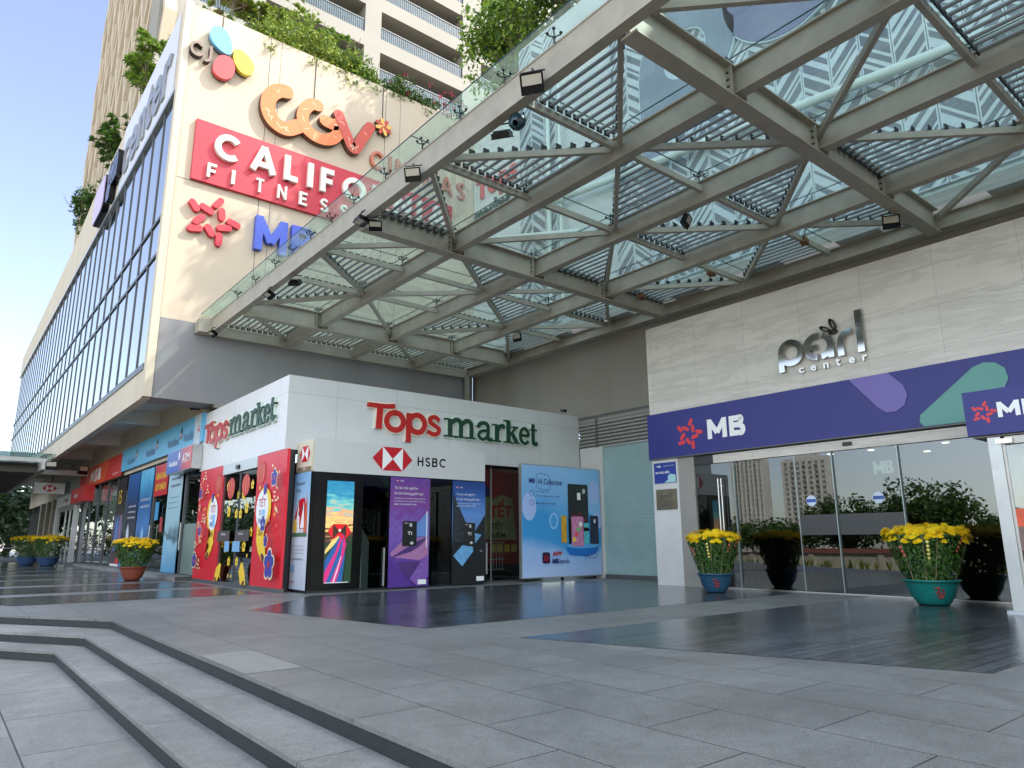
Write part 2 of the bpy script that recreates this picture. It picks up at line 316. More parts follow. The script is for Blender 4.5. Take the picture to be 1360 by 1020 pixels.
class Art:                                 # flat print on a board: polygons stacked a millimetre apart
    def __init__(s, y=0): s.b = MB(); s.y = y; s.k = 0
    def p(s, poly, m):
        s.k += 1; y = -s.y-.0012*s.k; s.b.add([(x, y, z) for x, z in poly], [tuple(range(len(poly)))], m)
    def t(s, txt, x0, x1, z0, z1, m, bold=0, shear=0):
        s.k += 1; q = text_fit(txt, x0, x1, z0, z1, 0, m, bold, s.y+.0012*s.k, shear); s.b.add(q.v, q.f, m)
    def s(s, pts, w, m):
        s.k += 1; stroke(s.b, pts, w, .0006, m, s.y+.0012*s.k)
    def build(s, name, parent): return s.b.build(name, None, parent)
def hexlogo(a, cx, cz, h, red, white, ratio=1.93):
    w = h*ratio/2; s = h/2; q = h*.485
    a.p([(cx-w, cz), (cx-q, cz-s), (cx+q, cz-s), (cx+w, cz), (cx+q, cz+s), (cx-q, cz+s)], red)
    a.p([(cx-q, cz-s), (cx, cz), (cx-q, cz+s)], white); a.p([(cx+q, cz-s), (cx+q, cz+s), (cx, cz)], white)
STAR = [[(-.85, .48), (-.63, .19)], [(-.52, .40), (-.11, .23)], [(.17, .81), (-.04, .52)], [(.2, .44), (.24, .08)], [(.47, .07), (.85, -.04)],
        [(-.42, -.01), (-.68, -.30)], [(-.85, -.57), (-.44, -.49)], [(-.26, -.33), (-.04, -.63)], [(.13, -.29), (.56, -.2)], [(.18, -.53), (.2, -.93)]]
def star(b, cx, cz, s, m, d=.002, y=0, w=.235):
    for k, (p, q) in enumerate(STAR): mx_, mz_ = (p[0]+q[0])/2, (p[1]+q[1])/2; p = (mx_+(p[0]-mx_)*.72, mz_+(p[1]-mz_)*.72); q = (mx_+(q[0]-mx_)*.72, mz_+(q[1]-mz_)*.72); stroke(b, [(cx+p[0]*s, cz+p[1]*s), (cx+q[0]*s, cz+q[1]*s)], w*s, d+k*.0003, m, y)
GL = {'A': (.92, [((0, 0), (.46, 1)), ((.46, 1), (.92, 0)), ((.2, .28), (.72, .28))]), 'B': (.62, [((0, 0), (0, 1)), 'b1', 'b2']), 'C': (.9, ['c']), 'E': (.5, [((0, 0), (0, 1)), ((0, .92), (.52, .92)), ((0, .5), (.46, .5)), ((0, .08), (.52, .08))]),
      'F': (.5, [((0, 0), (0, 1)), ((0, .92), (.52, .92)), ((0, .48), (.46, .48))]), 'H': (.66, [((0, 0), (0, 1)), ((.66, 0), (.66, 1)), ((0, .5), (.66, .5))]), 'I': (.02, [((.01, 0), (.01, 1))]), 'L': (.48, [((0, 0), (0, 1)), ((0, .08), (.5, .08))]),
      'M': (.86, [((0, 0), (0, 1)), ((.86, 0), (.86, 1)), ((.0, .93), (.43, .28)), ((.86, .93), (.43, .28))]), 'N': (.72, [((0, 0), (0, 1)), ((.72, 0), (.72, 1)), ((.0, .94), (.72, .06))]), 'O': (.98, ['o']), 'R': (.6, [((0, 0), (0, 1)), 'r', ((.28, .44), (.6, 0))]),
      'S': (.56, ['s']), 'T': (.7, [((0, .92), (.7, .92)), ((.35, 0), (.35, 1))])}
def caps_run(txt, x0, x1, z0, z1, d, m, w=.17, y=0, gap=.32, target=None, join=None):
    """geometric capitals drawn as even strokes; returns one MB per letter"""
    tot = sum(GL[c][0] for c in txt)+(gap+w)*(len(txt)-1)+w; k = (x1-x0)/tot; H = z1-z0; x = x0+w/2*k; out = []
    for c in txt:
        wd, st = GL[c]; b = MB(); j = 0
        for q in st:
            ww = w*k
            if q == 'o': pts = [(x+wd*k/2+(wd/2)*k*math.cos(R(a)), z0+H/2+(H/2-ww/2)*math.sin(R(a))) for a in range(0, 361, 20)]
            elif q == 'c': pts = [(x+wd*k*.52+(wd*.52)*k*math.cos(R(a)), z0+H/2+(H/2-ww/2)*math.sin(R(a))) for a in range(42, 319, 18)]
            elif q == 's': pts = [(x+wd*k*u, z0+H*v) for u, v in ((.95, .8), (.6, .92), (.15, .86), (.05, .68), (.3, .55), (.72, .45), (.97, .3), (.85, .12), (.45, .07), (.02, .2))]
            elif q == 'b1': pts = [(x, z0+H-ww/2), (x+k*.36, z0+H-ww/2), (x+k*.52, z0+H*.88), (x+k*.55, z0+H*.74), (x+k*.48, z0+H*.59), (x+k*.34, z0+H*.53), (x, z0+H*.53)]
            elif q == 'b2': pts = [(x+k*.3, z0+H*.53), (x+k*.42, z0+H*.51), (x+k*.58, z0+H*.42), (x+k*.62, z0+H*.28), (x+k*.54, z0+H*.12), (x+k*.38, z0+ww/2), (x, z0+ww/2)]
            elif q == 'r': pts = [(x, z0+H-ww/2), (x+k*.34, z0+H-ww/2), (x+k*.53, z0+H*.86), (x+k*.56, z0+H*.7), (x+k*.5, z0+H*.54), (x+k*.34, z0+H*.46), (x, z0+H*.46)]
            else: pts = [(x+u*k, z0+v*H) for u, v in q]
            if len(pts) == 2 and q != 'o' and pts[0][1] == pts[1][1]: # horizontals keep the stroke weight at the edges
                zz = pts[0][1]; zz = z0+H-ww/2 if zz > z0+H*.8 else (z0+ww/2 if zz < z0+H*.2 else zz); pts = [(pts[0][0], zz), (pts[1][0], zz)]
            stroke(b, pts, ww, d+(.0007 if d < .01 else .002)*j, m, y, 3, caps=False); j += 1
        out.append(b); x += (wd+gap+w)*k
    return out
def caps_art(a, txt, x0, x1, z0, z1, m, w=.19, gap=.28):
    for b in caps_run(txt, x0, x1, z0, z1, .0005, m, w, a.y+.0012*(a.k+1), gap): a.b.add(b.v, b.f, m)
    a.k += 4
# ---------------------------------------------------------------- ground
def flat(name, poly, z, m, kind='structure'):
    b = MB(); b.add([(x, y, z) for x, y in poly], [tuple(range(len(poly)))]); return struct(b.build(name, m), kind)
flat('ground', [(-900, -900), (900, -900), (900, 900), (-900, 900)], -.62, far_pave)
flat('lower_pavement', [(-7, -30), (30, -30), (30, 62), (-7, 62)], -.45, paving_low)
flat('road', [(-30, -300), (-12, -300), (-12, 300), (-30, 300)], -.6, asphalt)
def step(name, x, yk, z, dx, kx, m_top, m_side, zb):
    # edge runs along x=const up to y=yk, then turns off to the north-west
    e = [(x, -25), (x, yk), (x-2.6, yk+4.25), (x-9.6, yk+15.7)]
    b = MB(); top = e+[(26, yk+15.7), (26, -25)]
    b.add([(p[0], p[1], z) for p in top], [tuple(reversed(range(len(top))))], m_top)
    for i in range(3):
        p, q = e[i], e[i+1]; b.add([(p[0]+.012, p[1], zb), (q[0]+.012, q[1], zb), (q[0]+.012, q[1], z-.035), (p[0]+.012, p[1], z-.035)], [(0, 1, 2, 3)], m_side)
        b.add([(p[0], p[1], z-.035), (q[0], q[1], z-.035), (q[0], q[1], z), (p[0], p[1], z)], [(0, 1, 2, 3)], m_top)
        b.add([(p[0], p[1], z-.035), (p[0]+.012, p[1], z-.035), (q[0]+.012, q[1], z-.035), (q[0], q[1], z-.035)], [(0, 1, 2, 3)], m_top)
    return struct(b.build(name, None))
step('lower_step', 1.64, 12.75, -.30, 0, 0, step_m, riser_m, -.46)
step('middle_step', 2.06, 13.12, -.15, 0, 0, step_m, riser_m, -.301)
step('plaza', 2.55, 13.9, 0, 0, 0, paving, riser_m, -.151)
flat('plaza_beyond', [(-8, 29.5), (60, 29.5), (60, 150), (-8, 150)], -.004, paving)
flat('polished_floor', [(4.9, 14), (7.35, 16.75), (16.5, 16.75), (16.5, 9.3), (5.85, 9.3)], .004, polished)
flat('polished_floor', [(6.25, 7.6), (8.0, 2.66), (16.4, 2.66), (16.4, 7.6)], .004, polished)
y = 18.3
for w_ in (3.0, 3.4, 3.6, 3.8, 4.2, 5, 6, 7):
    x0 = max(-2.0, 2.95-(y-14.5)*.6); flat('polished_floor', [(x0+.8, y), (6.75, y), (6.75, y+w_), (x0-.4, y+w_)], .004, polished); y += w_+1.0
flat('light_paving_stone', [(2.56, 7.32), (3.16, 7.32), (3.16, 8.82), (2.56, 8.82)], .003, C('pale_granite', (140, 140, 134), rough=.55, var=.08, bump=.2))
b = MB(); b.box(6.62, 7.2, 26.4, 52, .001, .14); struct(b.build('kerb', step_m))
# ---------------------------------------------------------------- podium (sign wall + curtain wall)
pod = thing('shopping_centre', 'cream shopping centre block with a long glass curtain wall and sign covered end wall', 'building', (4.8, 25.3, 0))
def pbox(name, x0, x1, y0, y1, z0, z1, m, p): return box(name, x0-p.location.x, x1-p.location.x, y0-p.location.y, y1-p.location.y, z0, z1, m, p)
b = MB(); X0, Y0 = 4.8, 25.3
b.box(.28, 13.39, 0, 1.2, 8.8, 21.25); b.build('wall', cream_wall, pod)
b = MB(); b.box(.28, 13.39, 0.001, 1.2, 6.0, 8.799); b.build('lower_wall', C('lower_wall_grey', (132, 131, 130), rough=.75, var=.1, vs=.6, streak=True), pod)  # lower strip of the end wall, grey where the upper part is cream
pbox('corner_trim', 4.803, 5.06, 25.24, 25.6, 6.0, 21.28, cream, pod)
pbox('wall', 4.82, 5.1, 25.603, 85, 5.98, 6.98, cream, pod)
pbox('parapet', 4.85, 5.3, 25.603, 46, 17.75, 21.25, cream, pod)
b = MB(); b.prism([(46-25.3, 17.75), (85-25.3, 17.75), (85-25.3, 19.7), (54-25.3, 20.5), (46-25.3, 21.2)], 0, .45)
o = b.build('parapet', cream, pod); o.rotation_euler = (0, 0, math.pi/2); o.location = (.5, 0, 0)
pbox('window_sill', 4.78, 5.0, 25.603, 85, 6.985, 7.2, frame_grey, pod)
pbox('window_sill', 4.8, 5.0, 25.603, 85, 17.6, 17.745, alu, pod)
pbox('roof', 5.31, 18.18, 26.5, 85, 20.9, 21.0, grey_plaster, pod)
pbox('soffit', 5.101, 7.2, 26.5, 85, 6.9, 6.96, soffit, pod)
for k in range(5): pbox('soffit_beam', 5.102, 7.19, 33.6+8.4*k, 34.1+8.4*k, 6.35, 6.899, soffit, pod)
pbox('wall', 5.2, 18, 60.01, 85, 6.97, 19.6, cream, pod)
curt = MB(); curt.box(.12, .14, .31, 59.7, 7.2, 17.6)
facade_glass = mat('facade_glass', (.48, .49, .46), .05, 1, var=.08, vs=.35)
curt.build('curtain_glass', facade_glass, pod)
yy = .31; k = 0
while yy < 59.7 and k < 100:
    b = MB(); b.box(.085, .119, yy-.05, yy+.05, 7.205, 17.595); b.build('mullion', frame_grey, pod); yy += 1.8; k += 1
for z in (11.3, 12.75): pbox('transom', 4.872, 4.918, 25.62, 85, z-.06, z+.06, frame_grey, pod)
# inner storefront walls below the overhang
b = MB(); b.box(2.4, 2.7, 1.21, 59.7, 4.62, 6.899); b.build('storefront_wall', cream, pod)
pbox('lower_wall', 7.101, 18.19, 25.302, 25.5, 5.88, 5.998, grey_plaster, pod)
# lower face of the end wall is the same wall; joints cut as thin dark grooves
for x in (8.05, 13.3): pbox('joint', x, x+.02, 25.295, 25.299, 8.9, 21.25, dark_frame, pod)
pbox('joint', 5.1, 6.9, 25.295, 25.299, 14.06, 14.08, dark_frame, pod)
# ---------------------------------------------------------------- entrance building on the right
mall = thing('entrance_building', 'tall entrance block with veined marble cladding and herringbone glass above the canopy', 'building', (16.6, 0, 0))
def mb_(name, x0, x1, y0, y1, z0, z1, m): return pbox(name, x0, x1, y0, y1, z0, z1, m, mall)
mb_('marble_wall', 16.6, 18.19, -24, 13.8, 3.6, 7.71, wall_stone)
mb_('marble_pier', 16.6, 18.19, 12.85, 13.795, 0, 3.598, C('white_marble', (205, 205, 202), rough=.35, var=.07, vs=1.2))
mb_('marble_pier', 16.62, 18.19, 12.3, 12.848, 0, 3.598, C('grey_marble', (146, 143, 136), rough=.3, var=.1, vs=1.4))
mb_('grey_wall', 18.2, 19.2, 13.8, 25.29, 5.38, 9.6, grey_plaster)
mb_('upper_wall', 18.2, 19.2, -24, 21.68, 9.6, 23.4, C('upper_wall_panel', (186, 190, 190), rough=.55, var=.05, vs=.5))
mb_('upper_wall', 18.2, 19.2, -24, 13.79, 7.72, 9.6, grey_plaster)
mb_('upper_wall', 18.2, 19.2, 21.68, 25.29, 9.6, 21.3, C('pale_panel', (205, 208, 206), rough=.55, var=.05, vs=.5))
mb_('roof', 19.2, 60, -24, 60, 20.9, 21.0, grey_plaster)
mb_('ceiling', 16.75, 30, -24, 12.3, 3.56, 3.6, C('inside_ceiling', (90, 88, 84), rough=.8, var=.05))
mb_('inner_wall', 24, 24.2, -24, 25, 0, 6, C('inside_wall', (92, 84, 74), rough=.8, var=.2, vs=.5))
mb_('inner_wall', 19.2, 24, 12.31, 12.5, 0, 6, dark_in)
mb_('back_wall', 59.8, 60, -24, 60, 0, 21, grey_plaster)
mb_('floor', 16.65, 24, -24, 12.3, 0.002, .006, polished)
# louvres and etched glass wall in the recess
lv = thing('louvre_screen', 'grey horizontal louvre screen above the etched glass wall', 'louvre', (18.2, 0, 0))
b = MB()
for k in range(9): b.add([(0-.02, 13.8, 4.62+k*.125), (.1, 13.8, 4.56+k*.125), (.1, 18.5, 4.56+k*.125), (-.02, 18.5, 4.62+k*.125), (-.02, 13.8, 4.69+k*.125), (-.02, 18.5, 4.69+k*.125)], [(0, 1, 2, 3), (0, 3, 5, 4)])
b.build('slats', C('louvre_slat', (140, 138, 132), rough=.5, var=.06), lv)
box('post', -.05, .1, 17.55, 17.62, 4.52, 5.6, frame_grey, lv); box('backing', .12, .18, 13.8, 18.5, 4.4, 5.7, dark_in, lv)
box('frame', -.04, .11, 13.8, 18.5, 5.63, 5.7, frame_grey, lv)
eg = thing('etched_glass_wall', 'tall pale green etched glass wall between market shop and marble pier', 'glass wall', (18.2, 0, 0))
gm = C('etched_glass', (142, 166, 164), rough=.22, var=.1, vs=.8)
box('glass_sheet', 0, .03, 13.82, 17.3, .14, 4.5, gm, eg)
b = MB()
for r_ in range(5):
    for k in range(26): b.box(-.003, 0, 14.05+k*.12, 14.05+k*.12+.05, 1.9+r_*.12, 1.94+r_*.12)
b.build('etched_dots', C('etched_dot', (150, 172, 170), rough=.4, var=0), eg)
box('sill', -.06, .1, 13.81, 17.36, 0, .135, frame_grey, eg); box('frame', -.05, .06, 17.3, 17.36, .14, 4.52, C('pale_frame', (176, 190, 178), rough=.4, var=.03), eg); box('frame', -.05, .06, 13.81, 17.3, 4.5, 4.56, alu, eg)
box('side_panel', -.03, .08, 17.362, 18.45, 0, 4.55, C('pale_side', (200, 196, 192), rough=.6, var=.05), eg)
# ---------------------------------------------------------------- herringbone cladding
clad = thing('herringbone_cladding', 'pale blue glass panels printed with a grey herringbone stripe pattern', 'cladding', (18.2, 0, 0), FW)
cp = C('pale_blue_glass_panel', (184, 193, 196), rough=.25, var=.05, vs=.8)
stripe = C('grey_stripe', (92, 98, 102), rough=.35, var=.08)
def cladcol(x0, x1, z0, z1, i):
    b = MB(); b.box(x0+.01, x1-.01, -.12, -.002, z0, z1, cp)
    z = z0-2.2; w = x1-x0-.1; rise = w*1.05 if i % 2 == 0 else -w*.95
    rnd = random.Random(i*7+int(x0*10))
    while z < z1+2:
        h = rnd.choice((.1, .12, .2, .3, .34)); g = rnd.choice((.1, .14, .22, .3))
        a, c = z, z+rise
        lo = min(a, c); hi = max(a, c)+h
        if lo > z0+.05 and hi < z1-.05:
            b.add([(x0+.05, -.1235, a), (x1-.05, -.1235, c), (x1-.05, -.1235, c+h), (x0+.05, -.1235, a+h)], [(0, 1, 2, 3)], stripe)
        elif hi > z0+.05 and lo < z1-.05:
            P = [(x0+.05, a), (x1-.05, c), (x1-.05, c+h), (x0+.05, a+h)]
            for lim, s_ in ((z0+.04, 1), (z1-.04, -1)):
                Q = []
                for q in range(len(P)):
                    A, B = P[q], P[(q+1) % len(P)]; ia = (A[1]-lim)*s_ >= 0; ib = (B[1]-lim)*s_ >= 0
                    if ia: Q.append(A)
                    if ia != ib: t = (lim-A[1])/(B[1]-A[1]); Q.append((A[0]+(B[0]-A[0])*t, lim))
                P = Q
                if len(P) < 3: break
            if len(P) > 2: b.add([(x, -.1235, zz) for x, zz in P], [tuple(range(len(P)))], stripe)
        z += h+g
    b.build('panel', None, clad)
cols = [(-21.68, -20.85, 0), (-20.85, -20.02, 1), (-20.02, -19.3, 0)]
xs = -16.18; k = 0
while xs < 10: cols.append((xs, xs+.83, k)); xs += .83; k += 1
for x0, x1, i in cols: cladcol(x0, x1, 9.7, 23.2, i)
giant = thing('building_sign', 'giant blue rounded letters fixed over the herringbone glass panels', 'sign', (18.07, 0, 0), FW)
gb = C('sign_blue', (112, 124, 138), rough=.35, var=.08); gv = C('sign_violet', (104, 106, 134), rough=.35, var=.08); edge = C('sign_edge', (186, 204, 214), rough=.4, var=.03)
def glet(pp, m, w=1.25):
    for extra, d, mm in ((.1, .1, edge), (0, .13, m)):
        b = MB()
        for j, p in enumerate(pp): stroke(b, p, w+extra, d+j*.004, mm, 0, 8)
        b.build('letter' if mm is m else 'letter_edge', None, giant)
def ring(cx, cz, r, a0, a1, n=10): return [(cx+r*math.cos(R(a0+(a1-a0)*k/n)), cz+r*math.sin(R(a0+(a1-a0)*k/n))) for k in range(n+1)]
glet([ring(-12.65, 17.65, 1.45, 180, -175, 14), [(-14.1, 17.6), (-14.1, 13.2)]], gb, 1.1)
glet([ring(-8.85, 18.3, 1.6, -15, 300, 14)[::-1], [(-10.3, 18.3), (-7.3, 18.5)]], gv, 1.15)
glet([ring(-4.6, 18.3, 1.5, 0, 357, 14), [(-3.1, 19.9), (-3.1, 16.6)]], gv, 1.1)
glet([[(-1.0, 16.6), (-1.0, 19), (-.3, 19.9), (.7, 20)]], gv, 1.1); glet([[(2.2, 16.6), (2.2, 23)]], gv, 1.1)
pipes = thing('roof_drain_pipe', 'pale green horizontal pipe running along the wall above canopy', 'pipe', (17.75, 0, 0))
b = MB(); b.tube((0, 20, 14.75), (0, 2, 12.6), .14, 12); b.build('pipe', C('pale_pipe', (196, 206, 200), rough=.4, var=.04), pipes)
b = MB()
for y in (19, 14, 9, 4): b.box(0, .45, y-.03, y+.03, 12.84+(y-4)*.1194-.02, 12.84+(y-4)*.1194+.02)
b.build('bracket', alu, pipes)
p2 = thing('roof_drain_pipe', 'shorter pale green pipe sloping down towards the corner above canopy', 'pipe', (17.6, 0, 0))
b = MB(); b.tube((0, 25.0, 14.9), (0, 17.5, 12.7), .12, 12); b.build('pipe', MC['pale_pipe'], p2)
b = MB(); b.tube((.3, 19.6, 9.7), (.3, 19.6, 20), .1, 10); b.tube((.3, 18.9, 9.7), (.3, 18.9, 20), .07, 10)
tag(b.build('downpipe', MC['pale_pipe']), 'pair of pale vertical pipes on the plain wall between herringbone strips', 'pipe').location = (17.6, 0, 0)
b = MB(); b.tube((17.75, 25.05, 5.95), (17.75, 25.05, 8.5), .15, 14, grey_plaster)
tag(b.build('drain_pipe', None), 'grey round drain pipe in the dark inner corner under the canopy', 'pipe')
# ---------------------------------------------------------------- canopy
can = thing('entrance_canopy', 'big steel and glass entrance canopy with braced beams and tube louvres', 'canopy', (0, 0, 0))
PX = [6.75, 9.45, 12.18, 15.0, 17.75]
NY = [-4.9, -2.45, .3, 3.0, 5.75, 8.3, 10.95, 13.95, 16.4, 18.85, 22.1, 25.2]
GY = [-2.45, 5.75, 13.95, 22.1]
def ibeam(b, p, q, w, z0, z1, tf=.03, tw=.05, box_=False):
    p = Vector((*p, 0)); q = Vector((*q, 0)); up = Vector((0, 0, 1)); h = z1-z0
    def at(v, z): return (v.x, v.y, z)
    b.bar(at(p, z0+tf/2), at(q, z0+tf/2), w, tf); b.bar(at(p, z1-tf/2), at(q, z1-tf/2), w, tf)
    b.bar(at(p, (z0+z1)/2), at(q, (z0+z1)/2), tw if not box_ else w-.03, h-2*tf)
for i, x in enumerate(PX):
    b = MB()
    if i == 4: ibeam(b, (x+.1, -6), (x+.1, 25.2), .3, 8.46, 8.85)
    elif i == 0: ibeam(b, (x, -6), (x, 25.1), .2, 8.42, 8.97, box_=True)
    else: ibeam(b, (x, -6), (x, 25.1), .22, 8.45, 8.95, tw=.1)
    b.build('purlin', steel, can)
for y in GY:
    b = MB(); ibeam(b, (6.86, y), (17.7, y), .3, 8.36, 8.965, tw=.07)
    for x in PX[1:4]:
        for s_ in (-.2, .2): b.box(x+s_-.008, x+s_+.008, y-.145, y+.145, 8.39, 8.93)
    b.slot(steel); b.mi = [0]*len(b.f)
    for x in PX[1:4]:
        for s_ in (-1, 1):
            for z in (8.55, 8.68, 8.81):
                b.tube((x-.2, y+s_*.09, z), (x-.2, y+s_*.04, z), .022, 6, dark_frame)
    b.build('girder', None, can)
b = MB(); ibeam(b, (6.2, 25.17), (17.7, 25.17), .2, 8.4, 8.75, box_=True); b.build('wall_plate', steel, can)
b = MB(); b.box(6.25, 6.72, 24.9, 25.29, 8.42, 8.9); b.build('bracket', steel, can)
for i in range(4):
    for j in range(len(NY)-1):
        x0, x1 = PX[i]+.1, PX[i+1]-.1; y0, y1 = NY[j], NY[j+1]
        par = (i+j) % 2     # j=3 is the 3..5.75 bay
        sl_ = ((i+(j-3)) % 2 == 1)
        b = MB()
        if sl_: b.bar((x0, y0+.12, 8.72), (x1, y1-.12, 8.72), .09, .13)
        else: b.bar((x0, y1-.12, 8.72), (x1, y0+.12, 8.72), .09, .13)
        b.build('brace', steel, can)
        if j > 0 and NY[j] not in GY:
            b = MB(); b.bar((x0, y0, 8.74), (x1, y0, 8.74), .09, .14); b.build('brace', steel, can)
LV = {0: {2: 'N', 3: None, 4: 'N', 5: 'N', 6: 'N', 7: None, 8: 'S', 9: 'S', 10: 'B', 1: 'N', 0: 'S'},
      1: {2: 'N', 3: None, 4: 'S', 5: 'S', 6: None, 7: 'S', 8: None, 9: None, 10: 'B', 0: 'N'},
      2: {2: 'N', 3: 'N', 4: 'N', 5: 'N', 6: 'N', 7: None, 8: 'S', 9: 'S', 10: 'B', 1: 'S'},
      3: {2: 'N', 3: None, 4: 'S', 5: 'S', 6: 'N', 7: 'N', 8: None, 9: 'S', 10: 'B', 1: 'N'}}
for i in range(4):
    for j, wh in LV[i].items():
        if not wh: continue
        x0, x1 = PX[i]+.13, PX[i+1]-.13; y0, y1 = NY[j]+.1, NY[j+1]-.1
        sl_ = ((i+(j-3)) % 2 == 1); b = MB(); n = 12
        for k in range(n):
            t = (k+.5)/n; x = x0+(x1-x0)*t; yd = y0+(y1-y0)*(t if sl_ else 1-t)
            lo, hi = (yd, y1) if wh == 'N' else (y0, yd)
            if wh == 'B': lo, hi = y0, y1
            if hi-lo < .12: continue
            b.tube((x, lo, 8.84), (x, hi, 8.84), .034, 8, tube_m)
            for e in (lo, hi):
                b.box(x-.07, x+.07, e-.012, e+.012, 8.79, 8.9, slot_m)
        yn = y1 if wh == 'N' else y0
        b.build('louvre_tubes', None, can)
sp_mesh = None
def spider(x, y):
    global sp_mesh
    if sp_mesh is None:
        b = MB(); b.tube((0, 0, -.12), (0, 0, .0), .02, 6)
        for sx, sy in ((1, 1), (1, -1), (-1, 1), (-1, -1)):
            b.tube((0, 0, 0), (sx*.09, sy*.09, .05), .014, 5); b.tube((sx*.09, sy*.09, .05), (sx*.09, sy*.09, .095), .012, 5); b.tube((sx*.09, sy*.09, .08), (sx*.09, sy*.09, .1), .034, 8)
        o = b.build('spider_fitting', C('spider_steel', (60, 60, 58), rough=.3, metal=.7, var=0), can); sp_mesh = o.data
    else:
        o = bpy.data.objects.new('spider_fitting', sp_mesh); S.collection.objects.link(o); o.parent = can
    o.location = (x, y, 9.04); o.scale = (.85, .85, .85)
gx = [6.36, 9.35, 12.08, 14.9, 17.95]
gy = []
for j in range(2, len(NY)-1):
    gy.append(NY[j])
gy = [-3.6]+gy+[25.25]
for i in range(4):
    for j in range(len(gy)-1):
        b = MB(); b.box(gx[i]+.008, gx[i+1]-.008, gy[j]+.03+.008, gy[j+1]+.03-.008, 9.12, 9.135); b.build('glass_panel', canopy_glass, can)
seal = C('glass_edge', (36, 60, 56), rough=.4, var=0)
b = MB()
for x in gx[1:4]: b.box(x-.008, x+.008, -3.6, 25.25, 9.119, 9.136)
for y in gy[1:-1]: b.box(6.36, 17.95, y+.022, y+.038, 9.1185, 9.1365)
b.box(6.345, 6.359, -3.6, 25.25, 9.12, 9.135)
b.build('glass_edge', seal, can)
for j, y in enumerate(gy[1:-1]):
    for x in gx[1:4]: spider(x, y+.03)
    spider(6.62, y+.03)
    if j: spider(6.62, (y+gy[j])/2+.03)
# steel-clad gutter along the wall
b = MB(); b.box(17.98, 18.19, -6, 25.2, 8.5, 8.9); 
for y in (3.4, 6.9, 9.6, 12.3, 15.2, 18.2, 21): b.box(17.4, 17.73, y, y+1.1, 8.86, 8.95)
b.build('gutter', C('gutter_metal', (168, 168, 162), rough=.5, var=.1), can)
# ---------------------------------------------------------------- floodlights
def floodlight(loc, label, rz=0, tilt=0, s=1.0):
    t = thing('floodlight', label, 'floodlight', loc, rz, 'black floodlights clipped to the canopy steelwork')
    h = MB(); h.box(-.15, .15, -.04, .04, -.13, .13); 
    for k in range(7): h.box(-.13+k*.04, -.12+k*.04, .04, .075, -.11, .11)
    for a in ((-.165, .165, -.055, -.04, .12, .14), (-.165, .165, -.055, -.04, -.14, -.1), (-.165, -.14, -.0548, -.0402, -.1, .12), (.14, .165, -.0548, -.0402, -.1, .12)): h.box(*a)
    ho = h.build('housing', black_m, t); ho.rotation_euler = (tilt, 0, 0); ho.location = (0, 0, -.22)
    l = box('lens', -.139, .139, -.05, -.041, -.02, .119, C('floodlight_lens', (170, 164, 148), rough=.15, var=.05), ho)
    b = MB(); b.bar((-.17, 0, -.2), (-.17, 0, -.03), .012, .03); b.bar((.17, 0, -.2), (.17, 0, -.03), .012, .03); b.bar((-.176, 0, -.025), (.176, 0, -.025), .03, .01); b.tube((0, 0, -.03), (0, 0, .02), .02, 8)
    b.build('bracket', dark_frame, t)
    t.scale = (s, s, s); return t
FL = [((6.5, 7.45, 8.62), 'black square floodlight with lit looking lens, highest on the front beam', -.95, .45, 1.15),
      ((6.9, 8.75, 8.5), 'floodlight turned inwards beside the plastic wrapped spotlight', 2.2, 1.0, 1.1),
      ((6.5, 11.1, 8.6), 'square floodlight on the front beam above the small coppery capital letters', -.85, .5, 1.0),
      ((6.6, 13.5, 8.55), 'floodlight lying face down on front beam over the red signboard', -1.6, 1.35, 1.0),
      ((6.85, 13.3, 8.42), 'floodlight hung just inside the front beam below the big girder', -.6, .9, .9),
      ((6.62, 19.2, 8.42), 'floodlight low on the front beam next to its far end', -1.5, 1.1, 1.0),
      ((6.85, 17.9, 8.45), 'pale backed floodlight pointing into canopy near the far end', 2.4, .9, 1.0),
      ((6.55, 24.3, 8.45), 'last floodlight at the wall end of the front beam', -1.4, 1.1, .95),
      ((12.3, 8.9, 8.5), 'floodlight hanging in the middle of the canopy among clear glass', .4, .5, 1.0),
      ((15.75, 5.95, 8.4), 'twin lamp floodlight above the marble wall with glowing lens', -1.0, .1, 1.1),
      ((15.1, 18.3, 8.45), 'floodlight near the inner corner of canopy above the market shop', -1.3, .1, 1.0)]
for loc, lab, rz, ti, s in FL: floodlight(loc, lab, rz, ti, s)
b = MB(); b.lathe((0, 0, 0), [(.02, .16), (.1, .14), (.14, .02), (.15, -.12), (.05, -.17)], 9); b.tube((0, 0, .16), (-.1, 0, .32), .02, 6)
o = tag(b.build('wrapped_spotlight', C('dark_plastic_wrap', (36, 62, 70), rough=.25, var=.4, vs=9)), 'round spotlight wrapped in dark green plastic under front beam', 'spotlight'); o.location = (6.95, 8.35, 8.35); o.rotation_euler = (0, .9, .4)
JB = [((16.35, 11.1, 8.72), 'rusty brown junction box hanging above the first stretch of marble'), ((16.3, 13.65, 8.72), 'rusty brown junction box nearest the grey inner wall'), ((16.4, 8.3, 8.72), 'rusty brown junction box above the chrome wall lettering')]
for loc, lab in JB:
    t = thing('junction_box', lab, 'junction box', loc, .3, 'brown junction boxes in the canopy')
    box('casing', -.16, .16, -.09, .09, -.07, .07, C('rusty_box', (128, 88, 54), rough=.7, var=.3, vs=8), t)
    b = MB(); b.tube((.16, 0, 0), (.35, .1, .12), .012, 5); b.tube((-.16, 0, 0), (-.3, -.1, .12), .012, 5); b.build('cable', black_m, t)
